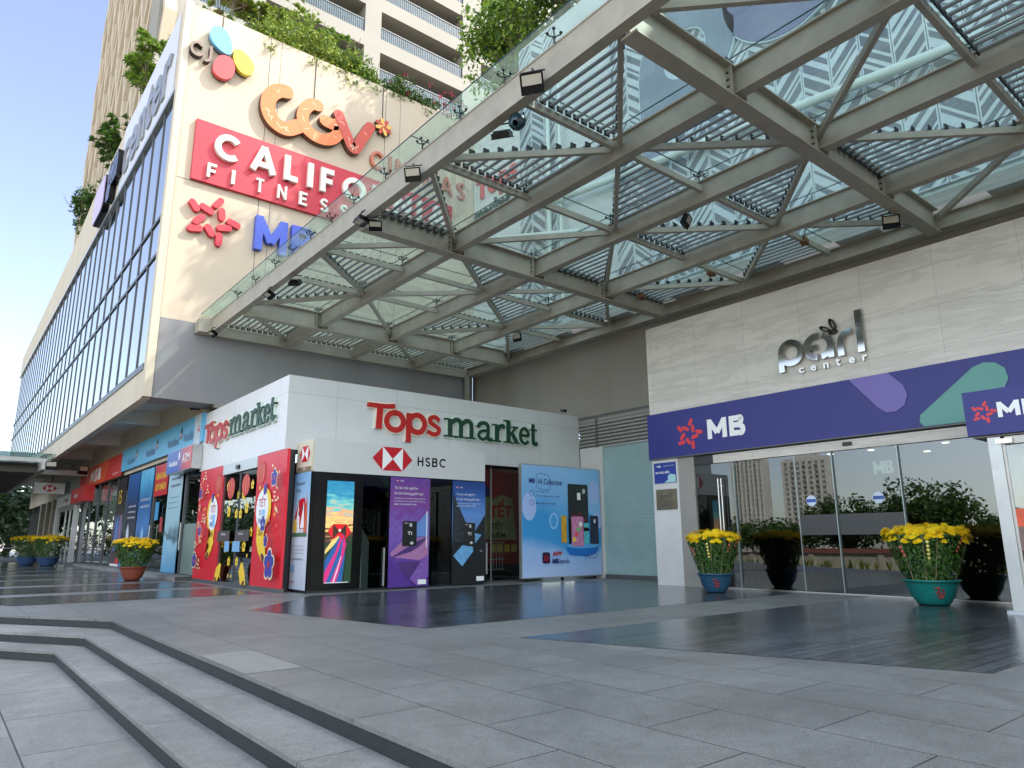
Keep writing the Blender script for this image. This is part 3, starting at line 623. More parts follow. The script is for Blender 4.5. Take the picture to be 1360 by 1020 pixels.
# ---------------------------------------------------------------- signs on the end wall (local x = world x - 4.8, wall face y = 0)
def wsign(name, label, cat='sign'): return thing(name, label, cat, (0, 25.3, 0))
t = wsign('petal_sign', 'blue, red and yellow petals with two small bronze capital letters high on the end wall')
for nm, col, P in (('blue_petal', (110, 176, 216), [(6.0, 20.55), (6.25, 20.46), (6.45, 20.15), (6.51, 19.8), (6.44, 19.52), (6.2, 19.5), (5.86, 19.7), (5.68, 20.02), (5.74, 20.4)]),
                   ('yellow_petal', (220, 202, 50), [(6.6, 19.82), (6.85, 19.9), (7.18, 19.72), (7.38, 19.42), (7.34, 19.12), (7.15, 18.95), (6.9, 18.98), (6.68, 19.2), (6.58, 19.5)]),
                   ('red_petal', (204, 72, 70), [(6.3, 19.42), (6.56, 19.35), (6.68, 19.0), (6.6, 18.62), (6.38, 18.42), (6.1, 18.42), (5.9, 18.62), (5.92, 18.98), (6.08, 19.3)])):
    Q = spline(P+[P[0]], 4)[:-1]; b = MB(); b.prism(Q, -.3, -.12, C(nm+'_enamel', col, rough=.4, var=.03)); b.prism([(x*.97+.185, z*.97+.58) for x, z in Q], -.119, 0, C('petal_side', (70, 78, 74), rough=.5)); b.build(nm, None, t)
bronze = C('bronze_letter', (132, 112, 98), rough=.45, metal=.2, var=.1)
for nm, pts in (('letter', [(5.45, 19.46), (5.3, 19.54), (5.14, 19.44), (5.1, 19.25), (5.18, 19.06), (5.36, 19.02), (5.48, 19.12)]), ('letter', [(5.78, 19.56), (5.79, 19.2), (5.74, 18.98), (5.62, 18.92)])):
    b = MB(); stroke(b, pts, .1, .24, bronze, 0, 5, side=C('bronze_side', (54, 44, 40), rough=.5)); b.build(nm, None, t)
t = wsign('cinema_sign', 'large copper cinema letters with crackled faces and small flower above the red signboard')
cg = mat('crackled_copper', lin((214, 116, 58)), .38, .1, var=.16, vs=5); cr = mat('crackled_copper_red', lin((188, 70, 50)), .38, .1, var=.16, vs=5); cs_ = C('copper_side', (96, 60, 42), rough=.5)
for pts, w, m, k in (([(8.73, 18.93), (8.38, 18.82), (8.08, 18.42), (8.05, 17.85), (8.32, 17.42), (8.82, 17.3), (9.3, 17.62)], .58, cg, 0),
                     ([(10.06, 18.86), (9.76, 18.8), (9.5, 18.42), (9.46, 17.95), (9.72, 17.56), (10.26, 17.42), (10.74, 17.6), (11.02, 18.0), (11.0, 18.34), (10.72, 18.26), (10.4, 18.3)], .5, cg, 1),
                     ([(10.98, 18.82), (11.34, 18.1), (11.74, 17.5), (12.1, 18.15), (12.44, 18.82)], .46, cr, 4),):
    b = MB(); stroke(b, pts, w, .28+k*.006, m, 0, 7, side=cs_)
    rnd = random.Random(k)
    for q in range(9):
        p = spline(pts, 6)[rnd.randrange(3, 6*(len(pts)-1)-3)]; a = rnd.uniform(0, 6.28); l1 = rnd.uniform(.08, .14)
        stroke(b, [(p[0]-l1*math.cos(a), p[1]-l1*math.sin(a)), (p[0]+rnd.uniform(-.05, .05), p[1]+rnd.uniform(-.05, .05)), (p[0]+l1*math.cos(a+.5), p[1]+l1*math.sin(a+.5))], .018, .001+q*.0002, C('pale_crackle', (250, 214, 176), rough=.4, var=0), .28+k*.006, 3, caps=False)
    b.build('letter', None, t)
b = MB()
for k in range(8):
    a = k*math.pi/4+.3; stroke(b, [(13.13+.11*math.cos(a), 19.14+.11*math.sin(a)), (13.13+.33*math.cos(a), 19.14+.33*math.sin(a))], .17, .2+.003*k, (cr if k % 2 else C('flower_yellow', (232, 178, 84), rough=.4)), 0, 3, side=cs_)
b.build('flower', None, t)
for q in caps_run('CINEMAS', 12.6, 17.6, 17.05, 17.9, .16, bronze, .19, 0, .36): q.build('letter', None, t)
for o in t.children:
    if o.name.startswith('letter') and len(o.data.materials) == 1: o.data.materials[0] = C('copper_letter', (190, 112, 84), rough=.4, metal=.15, var=.1)
t = wsign('fitness_sign', 'long red signboard with two rows of raised white capitals on the end wall')
b = MB(); b.box(5.55, 16.85, -.16, 0, 14.1, 16.5); b.build('board', C('sign_red', (190, 40, 54), rough=.42, var=.04, vs=.7), t)
wl = C('white_letter', (222, 218, 206), rough=.4, var=.02)
for q in caps_run('CALIFORNIA', 6.22, 16.45, 15.12, 16.17, .17, wl, .26, .16, .36): q.build('letter', None, t)
fs = 'FITNESS'
for k, ch in enumerate(fs):
    x = 6.05+k*.87; q = caps_run(ch, x, x+(.36 if ch != 'I' else .12), 14.28, 14.84, .12, wl, .2 if ch != 'I' else .9, .16)[0]; q.build('letter', None, t)
t = wsign('bank_sign', 'red star made of ten bars with big blue capital letters below the signboard')
b = MB(); star(b, 6.5, 12.75, 1.0, C('star_red', (196, 44, 56), rough=.4, var=.03), .2); b.build('emblem', None, t)
for q in caps_run('MB', 7.95, 10.3, 12.0, 13.36, .25, C('letter_blue', (74, 96, 196), rough=.4, var=.03), .26, 0, .16): q.build('letter', None, t)
# cable lines on the wall
for x, z0, z1, lb in ((6.17, 20.5, 21.24, 'thin dark cable above the blue petal'), (9.98, 18.95, 21.24, 'thin dark cable above the middle copper letter'), (13.15, 19.5, 21.24, 'thin dark cable above the small copper flower')):
    b = MB(); b.tube((x, 25.28, z0), (x, 25.28, z1), .018, 5); tag(b.build('cable', dark_frame), lb, 'cable')
# market lettering on the upper wall facing west
redl = C('faded_red', (206, 70, 66), rough=.4, var=.05); grl = C('dark_green', (18, 62, 44), rough=.4, var=.05)
t = thing('market_sign', 'faded red and green market lettering high on the pale inner wall seen through canopy glass', 'sign', (18.19, 0, 0), FW)
letters(t, text_fit('Tops', -25.0, -21.95, 16.75, 18.15, .1, redl, .03)); letters(t, text_fit('market', -25.1, -22.4, 15.9, 16.75, .08, grl, .01))
# signs on the west parapet
t = thing('parapet_sign', 'row of grey chrome letters on pale parapet panel above the glass curtain wall', 'sign', (4.84, 0, 0), FW)
b = MB(); b.box(-36.2, -26.05, -.03, 0, 17.8, 21.22); b.build('panel', C('pale_blue_panel', (208, 209, 214), rough=.4, var=.03), t)
letters(t, text_fit('center', -35.4, -26.5, 18.2, 20.3, .07, C('tarnished_chrome', (150, 149, 144), rough=.3, metal=.4, var=.15), .03, .03))
t = thing('parapet_sign', 'dark edged sign box with lilac face further along the parapet', 'sign', (4.84, 0, 0), FW)
b = MB(); b.prism(rrect(-41.6, -38.6, 17.9, 19.9, .5), -.34, -.302, C('lilac_face', (200, 176, 214), rough=.3)); b.prism(rrect(-41.65, -38.55, 17.85, 19.95, .5), -.3, 0, black_m); b.build('box', None, t)
letters(t, text_fit('gym', -38.2, -35.6, 17.9, 20, .28, black_m, .06))
# ---------------------------------------------------------------- market shop (white fascia) + kiosk
ms = thing('market_shop', 'white panelled market shop filling the corner under the canopy', 'shop', (7.1, 18.5, 0))
def sb(name, x0, x1, y0, y1, z0, z1, m, parent=None): return box(name, x0-7.1, x1-7.1, y0-18.5, y1-18.5, z0, z1, m, parent or ms)
wp = wallmat('white_fascia_panel', lin((198, 200, 198)), lin((136, 138, 140)), 1.93, 2.2, (0, 2), rough=.36, msize=.004, var=.012, off=0, bump=.03, shift=(1.1, 1.3), nv=.035, vs=.9)
wp2 = wallmat('white_side_panel', lin((216, 215, 213)), lin((154, 156, 158)), 1.93, 2.2, (1, 2), rough=.36, msize=.004, var=.012, off=0, bump=.03, shift=(.2, 1.3), nv=.035, vs=.9)
b = MB(); b.add([(0, 0, 3.72), (11.08, 0, 3.72), (11.08, 0, 5.78), (0, 0, 5.78)], [(0, 1, 2, 3)], wp); b.add([(0, 7.9, 3.72), (0, 0, 3.72), (0, 0, 5.78), (0, 7.9, 5.78)], [(0, 1, 2, 3)], wp2)
b.add([(0, 0, 5.78), (11.08, 0, 5.78), (11.08, 6.78, 5.78), (0, 6.78, 5.78)], [(0, 1, 2, 3)], white_paint)
b.add([(0, 0, 3.72), (0, 7.9, 3.72), (.5, 7.9, 3.72), (.5, 0, 3.72)], [(0, 1, 2, 3)], dark_frame); b.add([(.5, 0, 3.72), (.5, 1, 3.72), (11.08, 1, 3.72), (11.08, 0, 3.72)], [(0, 1, 2, 3)], dark_frame)
b.build('fascia', None, ms)
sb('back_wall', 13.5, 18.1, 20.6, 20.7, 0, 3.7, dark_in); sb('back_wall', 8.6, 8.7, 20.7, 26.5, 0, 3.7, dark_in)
sb('column', 7.11, 7.42, 18.52, 18.8, 0, 3.718, dark_frame)
for x in (13.9, 14.4): sb('mullion', x-.02, x+.02, 18.9, 18.94, 0, 3.7, alu)
sb('shop_window', 13.1, 18.0, 18.92, 18.93, .05, 3.7, clear_glass)
t = thing('shop_sign', 'red and dark green market lettering on the white front fascia', 'sign', (0, 18.5, 0))
def tops(t, x0, x1, zb, H, flip=1):
    """channel letters: pale returns behind coloured faces. zb baseline, H = cap height, x0..x1 whole width"""
    k = (x1-x0)/6.66; cr_ = C('cream_return', (226, 218, 198), rough=.4, var=.03); gr_ = C('pale_green_return', (198, 212, 198), rough=.4, var=.03)
    X = lambda x: x0+x*k
    Z = lambda z: zb+z*H
    def L(strokes, m, back):
        L.n = getattr(L, 'n', 0)+1; b = MB(); e_ = .0011*(L.n % 7)
        for j, (pts, w) in enumerate(strokes): stroke(b, [(X(x), Z(z)) for x, z in pts], w*k, .11+.002*j+e_, m, 0, 6, caps=False)
        b.build('letter', None, t)
        b = MB()
        for j, (pts, w) in enumerate(strokes): stroke(b, [(X(x), Z(z)) for x, z in pts], w*k+.07, .08+.002*j+e_, back, 0, 6, caps=False)
        b.build('letter_return', None, t)
    def rg(cx, cz, r, rz, a0, a1, n=12): return [(cx+r*math.cos(R(a0+(a1-a0)*q/n)), cz+rz*math.sin(R(a0+(a1-a0)*q/n))) for q in range(n+1)]
    L([([(-.02, .93), (.4, .93), (.72, .96), (.88, 1.0)], .14), ([(.38, .9), (.35, 0)], .2)], dred, cr_)
    L([(rg(.9, .37, .29, .36, 90, 450), .17)], dred, cr_)
    L([(rg(1.68, .37, .28, .36, 180, -180), .17), ([(1.38, .78), (1.38, -.42)], .18)], dred, cr_)
    L([([(2.5, .6), (2.34, .74), (2.16, .66), (2.17, .5), (2.32, .38), (2.48, .26), (2.46, .08), (2.28, -.0), (2.08, .1)], .14)], dred, cr_)
    g = grl; xh = .75
    def st(x, z0, z1, w=.17): return ([(x, z0), (x, z1)], w)
    def sf(x, z, w=.36): return ([(x-w/2, z), (x+w/2, z)], .06)
    L([st(2.92, .0, xh), sf(2.92, .0), ([(2.74, xh-.02), (2.92, xh-.02)], .06), ([(2.97, .58), (3.14, .74), (3.3, .68), (3.34, .5), (3.34, 0)], .15), sf(3.34, 0, .32), ([(3.38, .58), (3.56, .74), (3.72, .68), (3.76, .5), (3.76, 0)], .15), sf(3.76, 0, .32)], g, gr_)
    L([([(4.06, .56), (4.12, .7), (4.3, .75), (4.45, .62), (4.45, .12), (4.52, .02), (4.64, .06)], .13), ([(4.42, .43), (4.16, .36), (4.06, .18), (4.18, .02), (4.34, .06), (4.43, .18)], .11)], g, gr_)
    L([st(4.84, 0, xh), sf(4.84, 0), ([(4.68, xh-.02), (4.84, xh-.02)], .06), ([(4.89, .5), (4.98, .7), (5.1, .73), (5.15, .62)], .12)], g, gr_)
    L([st(5.34, 0, 1.0), sf(5.34, 0, .32), ([(5.18, .98), (5.36, .98)], .06), ([(5.4, .34), (5.66, .7)], .08), ([(5.48, .44), (5.7, .02)], .15), sf(5.7, 0, .26), sf(5.64, xh-.03, .24)], g, gr_)
    L([([(5.9, .4), (6.22, .4), (6.2, .6), (6.06, .73), (5.92, .62), (5.87, .37), (5.93, .12), (6.08, .02), (6.24, .14)], .11)], g, gr_)
    L([([(6.46, .98), (6.46, .18), (6.54, .04), (6.66, .1)], .14), ([(6.34, .7), (6.64, .7)], .06)], g, gr_)
tops(t, 9.5, 16.05, 4.52, .74)
t = thing('shop_sign', 'bulky red and green market lettering on the white side fascia facing the plaza', 'sign', (7.1, 0, 0), FW)
tops(t, -25.8, -19.2, 4.62, .66)
kk = thing('bank_kiosk', 'black and white bank machine kiosk projecting in front of the market shop', 'kiosk', (7.5, 17.45, 0))
def kb(name, x0, x1, y0, y1, z0, z1, m, parent=None): return box(name, x0-7.5, x1-7.5, y0-17.45, y1-17.45, z0, z1, m, parent or kk)
kw = C('kiosk_white', (200, 201, 198), rough=.35, var=.03)
kb('fascia', 7.5, 13.05, 17.45, 18.48, 3.06, 3.93, kw)
kb('side_panel', 7.45, 7.499, 17.46, 18.48, 3.09, 3.9, C('beige_panel', (206, 196, 172), rough=.5, var=.03))
kb('floor', 7.5, 13.05, 17.5, 18.48, 0, .06, dark_frame); kb('black_wall', 7.5, 8.96, 17.48, 17.6, .06, 3.058, black_m)
kb('black_wall', 8.96, 13.05, 18.35, 18.45, .06, 3.058, black_m); kb('black_wall', 11.14, 11.8, 17.9, 18.34, .06, 2.4, dark_frame)
kb('partition', 9.0, 9.06, 17.5, 18.3, .06, 1.5, C('grey_green_partition', (142, 156, 148), rough=.4, var=.04)); kb('partition', 11.1, 11.13, 17.5, 18.3, .06, 1.7, MC['grey_green_partition'])
b = MB(); b.prism([(8.96-7.5, .06), (9.18-7.5, .06), (9.18-7.5, 1.25), (8.98-7.5, 1.6)], .02, .9); b.build('wall_end', MC['grey_green_partition'], kk)
b = MB(); b.prism([(11.05-7.5, .06), (11.28-7.5, .06), (11.28-7.5, 1.75), (11.08-7.5, 1.3)], .04, .9); b.build('wall_end', MC['grey_green_partition'], kk)
kb('window', 8.97, 13.04, 17.47, 17.482, .06, 3.05, dark_glass); kb('bin', 9.5, 9.75, 17.9, 18.15, .06, 1.0, dark_frame)
for x in (9.62, 13.1): kb('handle', x-.02, x+.02, 17.41, 17.45, .3 if x > 10 else .1, 1.2 if x > 10 else 1.1, alu)
b = MB(); b.lathe((11.4-7.5, .42, 2.2), [(.07, 0), (.07, .01)], 12); b.build('camera_dome', alu, kk)
t = thing('bank_sign', 'red and white hexagon emblem with black capitals on white kiosk fascia', 'sign', (0, 17.45, 0))
a = Art(.003); hexlogo(a, 9.81, 3.53, .66, C('emblem_red', (190, 18, 36), rough=.35, var=.02), white_m); a.build('emblem', t)
a = Art(.003); caps_art(a, 'HSBC', 10.62, 11.62, 3.39, 3.65, black_m, .2, .26); a.build('lettering', t)
t = thing('bank_sign', 'small hexagon emblem on the beige side panel of kiosk', 'sign', (7.45, 0, 0), FW)
a = Art(.003); hexlogo(a, -17.95, 3.55, .42, MC['emblem_red'], white_m, 1.6); a.p(rect(-18.4, -17.5, 3.1, 3.2), C('bronze_strip', (128, 108, 84), rough=.5)); a.t('ATM', -18.05, -17.85, 3.12, 3.18, white_m); a.build('emblem', t)
# side poster of kiosk
def poster(label, loc, rz, x0, x1, z0, z1, basecols, axis='Z', th=.02, group=None, cat='poster', emit=0, sc=1.5, na=.35, st=(1, 1, 1)):
    t = thing('poster', label, cat, loc, rz, group); nm = 'print_'+str(len(MC)); m = photo_mat(nm, basecols, scale=sc, emit=emit, rough=.35, na=na, st=st)
    b = MB(); b.box(x0, x1, -th, 0, z0, z1); b.build('sheet', m, t); return t
t = poster('pale blue poster with red hexagon and little figures on the side of kiosk', (7.449, 0, 0), FW, -18.47, -17.47, .08, 3.05, [(0, (176, 188, 200)), (.55, (206, 212, 222)), (.8, (150, 186, 214)), (1, (120, 168, 206))])
a = Art(.022); skin = C('fig_orange', (206, 96, 66), rough=.5, var=.1); ink = C('ink', (60, 66, 78), rough=.5, var=0)
a.p([(-18.36, 1.85), (-18.1, 2.35), (-17.75, 2.4), (-17.55, 2.0), (-17.62, 1.6), (-18.3, 1.6)], MC['emblem_red']); a.p([(-18.12, 2.3), (-18.0, 1.62), (-18.25, 1.62)], white_m); a.p([(-17.78, 2.3), (-17.7, 1.62), (-17.95, 1.62)], white_m)
a.p(ell(-18.28, 1.66, .12, .2), C('fig_yellow', (232, 196, 72), rough=.5)); a.p([(-17.72, 1.5), (-17.52, 1.5), (-17.54, 2.1), (-17.6, 2.5), (-17.66, 2.1)], skin); a.p(ell(-18.05, 2.0, .04, .06), ink); a.p(ell(-17.85, 2.12, .04, .06), ink)
a.p([(-18.12, 1.5), (-17.98, 1.5), (-18, 1.92), (-18.1, 1.92)], white_m); a.p(rect(-18.42, -17.5, 1.4, 1.5), C('fig_green', (70, 110, 80), rough=.5))
a.t('Sống trải nghiệm từ', -18.33, -17.75, 2.72, 2.84, ink, .01); a.t('mỗi ngày', -18.33, -18.02, 2.55, 2.66, ink, .01)
for k in range(3): a.t('Mở thẻ và giao dịch mỗi ngày', -18.38, -17.62, 1.14-k*.09, 1.19-k*.09, ink)
a.t('Ưu đãi đến 40% mỗi ngày', -18.38, -17.62, .8, .88, ink, .01); a.p(rect(-18.36, -18.18, .5, .68), C('pale_tag', (120, 160, 196), rough=.5)); 
hexlogo(a, -18.33, .27, .09, MC['emblem_red'], white_m); a.t('HSBC', -18.22, -18.06, .25, .29, ink, .02); a.build('print', t)
# LED screen
t = thing('video_screen', 'upright advertising screen showing a sunset highway with coloured light streaks', 'screen', (0, 17.48, 0))
b = MB(); b.box(7.55, 8.92, -.028, -.001, .1, 2.98); b.build('bezel', black_m, t)
scr = photo_mat('screen_picture', [(0, (20, 40, 26)), (.38, (34, 60, 44)), (.5, (120, 60, 40)), (.56, (255, 214, 130)), (.66, (240, 170, 120)), (.76, (120, 200, 190)), (.86, (60, 150, 180)), (1, (40, 130, 170))], 3.0, .3, emit=.16, na=.55, st=(1, 1, 4))
b = MB(); b.box(7.9, 8.67, -.034, -.029, .22, 2.84); b.build('display', scr, t)
a = Art(.035)
def em(n, c, e=.16): return C(n, c, emit=e, var=0, rough=.3)
hexlogo(a, 8.3, 1.53, .38, em('screen_red', (220, 30, 40)), em('screen_dark', (60, 40, 30)), 1.75)
for n_, c_, P in (('sy', (232, 204, 120), [(8.28, 1.42), (8.1, 1.3), (7.92, 1.06), (7.92, .95), (8.15, 1.18), (8.3, 1.36)]), ('sb', (40, 90, 150), [(8.3, 1.4), (8.12, 1.1), (7.92, .8), (7.92, .25), (8.42, .25), (8.48, .9), (8.42, 1.3)]),
                   ('sp', (206, 50, 120), [(8.34, 1.42), (8.2, 1.0), (7.92, .5), (7.92, .25), (7.98, .25), (8.24, .9), (8.38, 1.3)]), ('sp', (206, 50, 120), [(8.42, 1.36), (8.36, .9), (8.1, .25), (8.26, .25), (8.44, .9), (8.5, 1.2), (8.44, 1.42), (8.34, 1.5)]),
                   ('sw', (230, 190, 210), [(8.36, .9), (8.24, .5), (8.16, .25), (8.2, .25), (8.28, .5), (8.38, .9)]), ('sg', (34, 64, 40), [(8.66, .24), (8.66, 1.35), (8.54, 1.15), (8.5, .6), (8.46, .24)])):
    a.p(P, em('screen_'+n_, c_))
a.p(ell(8.3, 1.56, .03, .03, 10), em('screen_glow', (255, 240, 200), .5)); a.p(rect(7.93, 8.6, .235, .25), em('screen_line', (230, 230, 230))); a.build('picture', t)
def cardart(a, x, z, w=.46, h=.68):
    a.p(rrect(x, x+w, z, z+h, .03), C('card_black', (34, 36, 36), rough=.3)); a.p(rect(x+w*.48, x+w*.66, z+h*.78, z+h*.92), C('card_chip', (190, 196, 196), rough=.3)); a.t('T1', x+w*.36, x+w*.66, z+h*.45, z+h*.58, white_m, .02); a.p(ell(x+w*.66, z+h*.12, w*.13, h*.06), C('card_chip', (190, 196, 196)))
    a.t('HSBC', x+w*.1, x+w*.4, z+h*.9, z+h*.94, white_m)
G2 = 'tall card posters in the kiosk window'
t = poster('tall purple poster of lavender rows with black bank card', (0, 17.44, 0), 0, 9.76, 11.05, .04, 3.03, [(0, (70, 44, 120)), (.3, (104, 70, 156)), (.5, (124, 96, 176)), (.7, (118, 72, 150)), (.85, (122, 66, 140)), (1, (104, 66, 146))], group=G2, sc=5, na=.75)
a = Art(.022); lilac = C('lilac_row', (176, 120, 166), rough=.4, var=.35, vs=24); pur = C('purple_row', (84, 56, 120), rough=.4, var=.7, vs=30)
a.p([(9.8, .95), (10.2, 1.3), (11.02, 1.4), (11.02, .9), (10.75, .75), (9.85, .85)], lilac)
for k in range(9): a.s([(10.98-k*.035, 1.38-k*.012), (10.75-k*.085, 1.16-k*.025), (10.42-k*.075, .98-k*.018)], .022, pur)
a.p([(10.0, .7), (10.75, .72), (10.4, .25)], pur); a.p([(10.42, .25), (10.9, .85), (11.02, .9), (11.02, .3), (10.7, .06)], C('violet', (134, 94, 176), rough=.4, var=.6, vs=34)); a.p([(9.78, .8), (10.55, .05), (9.78, .05)], C('deep_violet', (84, 52, 138), rough=.4, var=.05))
a.p([(10.6, 1.4), (10.6, 1.75), (11.0, 2.12), (11.0, 1.4)], C('sky_blue', (104, 140, 200), rough=.4, var=.1)); a.p(rect(10.93, 10.96, 1.1, 2.1), white_m); cardart(a, 10.16, 1.14); 
hexlogo(a, 9.96, 2.93, .05, MC['emblem_red'], white_m); a.t('HSBC', 10.05, 10.16, 2.91, 2.95, white_m)
for k, (s_, w_, h_) in enumerate((('Tự do trải nghiệm', .76, .1), ('du lịch không giới hạn', .94, .1), ('Trải nghiệm hoàn hảo từ những chuyến đi', 1.0, .055), ('Ưu đãi hoàn tiền và tích điểm thưởng', 1.0, .055), ('dành cho chủ thẻ mới', .72, .055))):
    z = (2.68, 2.53, 2.42, 2.34, 2.26)[k]; a.t(s_, 9.86, 9.86+w_, z, z+h_, white_m)
a.p(rect(10.68, 10.95, .1, .23), white_m); a.build('print', t)
t = poster('tall dark blue poster of a mountain diamond with black bank card', (0, 17.44, 0), 0, 11.84, 13.04, .04, 3.03, [(0, (26, 28, 30)), (.3, (28, 32, 36)), (.52, (100, 130, 180)), (.68, (96, 142, 204)), (.85, (52, 92, 160)), (1, (30, 62, 120))], group=G2, sc=.8, na=.2)
a = Art(.022); rock = C('rock_print', (46, 50, 58), rough=.5, var=.9, vs=16); dk = C('dark_print', (24, 27, 30), rough=.4, var=.1); ice = C('ice_print', (110, 170, 214), rough=.4, var=.3, vs=7)
a.p([(11.85, 2.7), (12.05, 2.3), (12.3, 1.85), (12.45, 1.7), (12.45, 1.1), (11.85, 1.1)], rock); a.p([(11.85, 1.25), (12.4, 1.2), (13.03, 2.05), (13.03, .05), (11.85, .05)], dk)
a.p([(11.88, .85), (12.2, 1.15), (12.58, 1.1), (12.6, .98), (12.2, .55)], ice); a.p([(12.66, 1.5), (12.9, 1.45), (12.66, 1.2)], ice); cardart(a, 12.24, 1.14, .42, .66)
hexlogo(a, 11.99, 2.83, .05, MC['emblem_red'], white_m); a.t('HSBC', 12.08, 12.19, 2.81, 2.85, white_m)
for k, (s_, w_, h_) in enumerate((('Tự do trải nghiệm', .68, .09), ('du lịch không giới hạn', .84, .09), ('Trải nghiệm hoàn hảo từ những chuyến đi', .9, .05), ('dành cho chủ thẻ mới', .7, .05))):
    z = (2.58, 2.44, 2.34, 2.27)[k]; a.t(s_, 11.96, 11.96+w_, z, z+h_, white_m)
a.t('T1', 12.82, 12.9, .95, 1.0, white_m); a.p(rect(12.7, 12.98, .12, .25), white_m); a.build('print', t)
# festive banner inside behind the window
fr = C('festive_red', (150, 28, 32), rough=.5, var=.12); ye = C('festive_yellow', (206, 168, 56), rough=.5, var=.1)
t = thing('poster', 'dim red and yellow festive banner behind railings inside the shop window', 'poster', (0, 19.06, 0))
b = MB(); b.box(13.6, 16.2, -.02, 0, .5, 3.7, fr); b.build('sheet', None, t)
a = Art(.022); a.p([(14.2, 2.9), (14.5, 2.6), (14.9, 2.8), (15.4, 2.7), (15.6, 1.3), (14.3, 1.3), (14.1, 2)], C('cream_print', (158, 142, 104), rough=.5)); a.p(ell(14.1, 2.2, .16, .9, 14, .1), ye); a.p(ell(14.3, 2.9, .12, .2), C('print_blue', (40, 50, 110), rough=.5))
a.t('TẾT', 14.42, 15.4, 2.05, 2.65, dred, .03); a.t('TIẾT', 14.5, 14.98, 1.66, 1.95, black_m, .02); a.t('KIỆM', 14.5, 15.1, 1.34, 1.58, black_m, .02)
for k in range(4): a.p(rect(14.45+k*.3, 14.68+k*.3, .9, 1.15), ye)
a.build('print', t)
t = thing('railing', 'low steel railing behind window beside the blue card board', 'railing', (0, 18.97, 0))
b = MB()
for z in (.35, .68, 1.22): b.tube((13.15, 0, z), (15.0, 0, z), .02, 6)
b.build('rail', alu, t); b = MB()
for k in range(12): b.tube((13.5+k*.13, 0, .35), (13.5+k*.13, 0, 1.22), .01, 5)
b.build('bars', alu, t); b = MB(); b.tube((13.25, 0, 0), (13.25, 0, 3.68), .03, 8); b.build('post', alu, t)
# blue card board
t = thing('advertising_board', 'large pale blue board showing bank cards on a round stand', 'board', (0, 17.6, 0))
mbm = photo_mat('card_board_print', [(0, (176, 196, 232)), (.2, (150, 186, 230)), (.3, (60, 150, 210)), (.5, (58, 148, 208)), (.75, (120, 176, 222)), (1, (140, 186, 226))], .5, .4)
b = MB(); b.box(14.52, 18.14, -.12, 0, .1, 3.72, alu); b.build('box', None, t); b = MB(); b.box(14.55, 18.11, -.125, -.121, .13, 3.69); b.build('sheet', mbm, t)
b = MB()
for x in (14.8, 16.3, 17.8): b.box(x-.04, x+.04, -.1, -.02, 0, .1)
b.build('feet', dark_frame, t)
a = Art(.126); pb = C('bubble_blue', (136, 190, 232), rough=.4, var=.04); pb2 = C('bubble_pale', (166, 190, 236), rough=.4, var=.04); nv = C('print_navy', (38, 40, 110), rough=.4, var=0)
a.p([(16.6, 3.68), (18.1, 3.68), (18.1, 2.0), (17.2, 2.3), (16.7, 3.0)], pb); a.p(ell(14.85, 2.35, .3, .45), pb2); a.p(ell(17.8, 2.9, .3, .4), pb2); a.p(ell(17.95, 1.95, .2, .3), pb2); a.p(ell(15.9, 1.9, .2, .27), pb); a.p(ell(15.9, 1.9, .13, .2), C('board_blue', (70, 152, 212), rough=.4))
a.t('MB', 14.84, 15.1, 3.1, 3.26, nv, .04); a.s([(15.18, 2.95), (15.18, 3.4), (15.6, 3.4), (15.72, 3.3), (15.72, 2.92), (15.2, 2.95)], .012, nv); a.t('Hi Collection', 15.24, 16.3, 3.08, 3.26, nv, .012)
a.s(ring(14.95, 2.78, .09, 0, 360), .012, nv); a.s(ring(14.95, 2.47, .09, 0, 360), .012, nv)
a.t('Tích hợp 3 in 1', 15.12, 15.7, 2.8, 2.87, nv); a.t('Thẻ tín dụng và thẻ ATM', 15.12, 16.2, 2.66, 2.73, nv); a.t('Bảo mật và an toàn', 15.12, 16.0, 2.42, 2.5, nv)
a.p([(16.45, .95), (16.6, .8), (17.3, .74), (17.8, .82), (17.95, .95), (17.95, 1.1), (16.45, 1.1)], C('stand_blue', (24, 110, 190), rough=.4)); a.p(ell(17.2, 1.1, .75, .09), C('stand_light', (90, 170, 226), rough=.4))
a.p(rrect(16.55, 17.5, 1.3, 3.15, .06), C('card_black', (34, 36, 36))); a.p(rect(16.98, 17.14, 2.62, 2.86), white_m); a.p(ell(17.3, 2.92, .07, .09), C('card_chip', (190, 196, 196))); star(a.b, 17.05, 1.95, .34, C('dim_red', (120, 24, 40), rough=.4), .0005, .1275+.0012*a.k); a.k += 1
cc = [C('card_'+n_, c_, rough=.35, var=.35, vs=9) for n_, c_ in (('gold', (206, 158, 40)), ('pink', (206, 130, 170)), ('teal', (90, 190, 200)), ('night', (32, 34, 62)))]
a.p(rect(16.22, 16.46, 1.2, 2.08), cc[0]); a.p(rrect(16.56, 16.66, 1.15, 2.0, .02), black_m); a.p(rrect(16.68, 17.24, 1.08, 2.06, .03), cc[1]); a.p(rect(17.26, 17.5, 1.15, 1.85), cc[2]); a.p(rect(17.26, 17.5, 1.58, 1.7), black_m); a.p(rrect(17.56, 17.96, 1.15, 2.1, .03), cc[3]); a.p(rect(17.74, 17.82, 1.86, 1.98), white_m)
for k, c_ in enumerate(((240, 200, 60), (230, 80, 90), (120, 200, 120), (240, 240, 230))): a.p(ell(16.8+.1*k, 1.3+.17*k, .09, .08, 8), C('blot%d' % k, c_, rough=.4, var=.1))
a.p(rrect(15.36, 15.68, .55, .9, .06), C('app_icon', (36, 20, 60), rough=.3)); star(a.b, 15.52, .72, .13, dred, .0005, .1275+.0012*a.k); a.k += 1
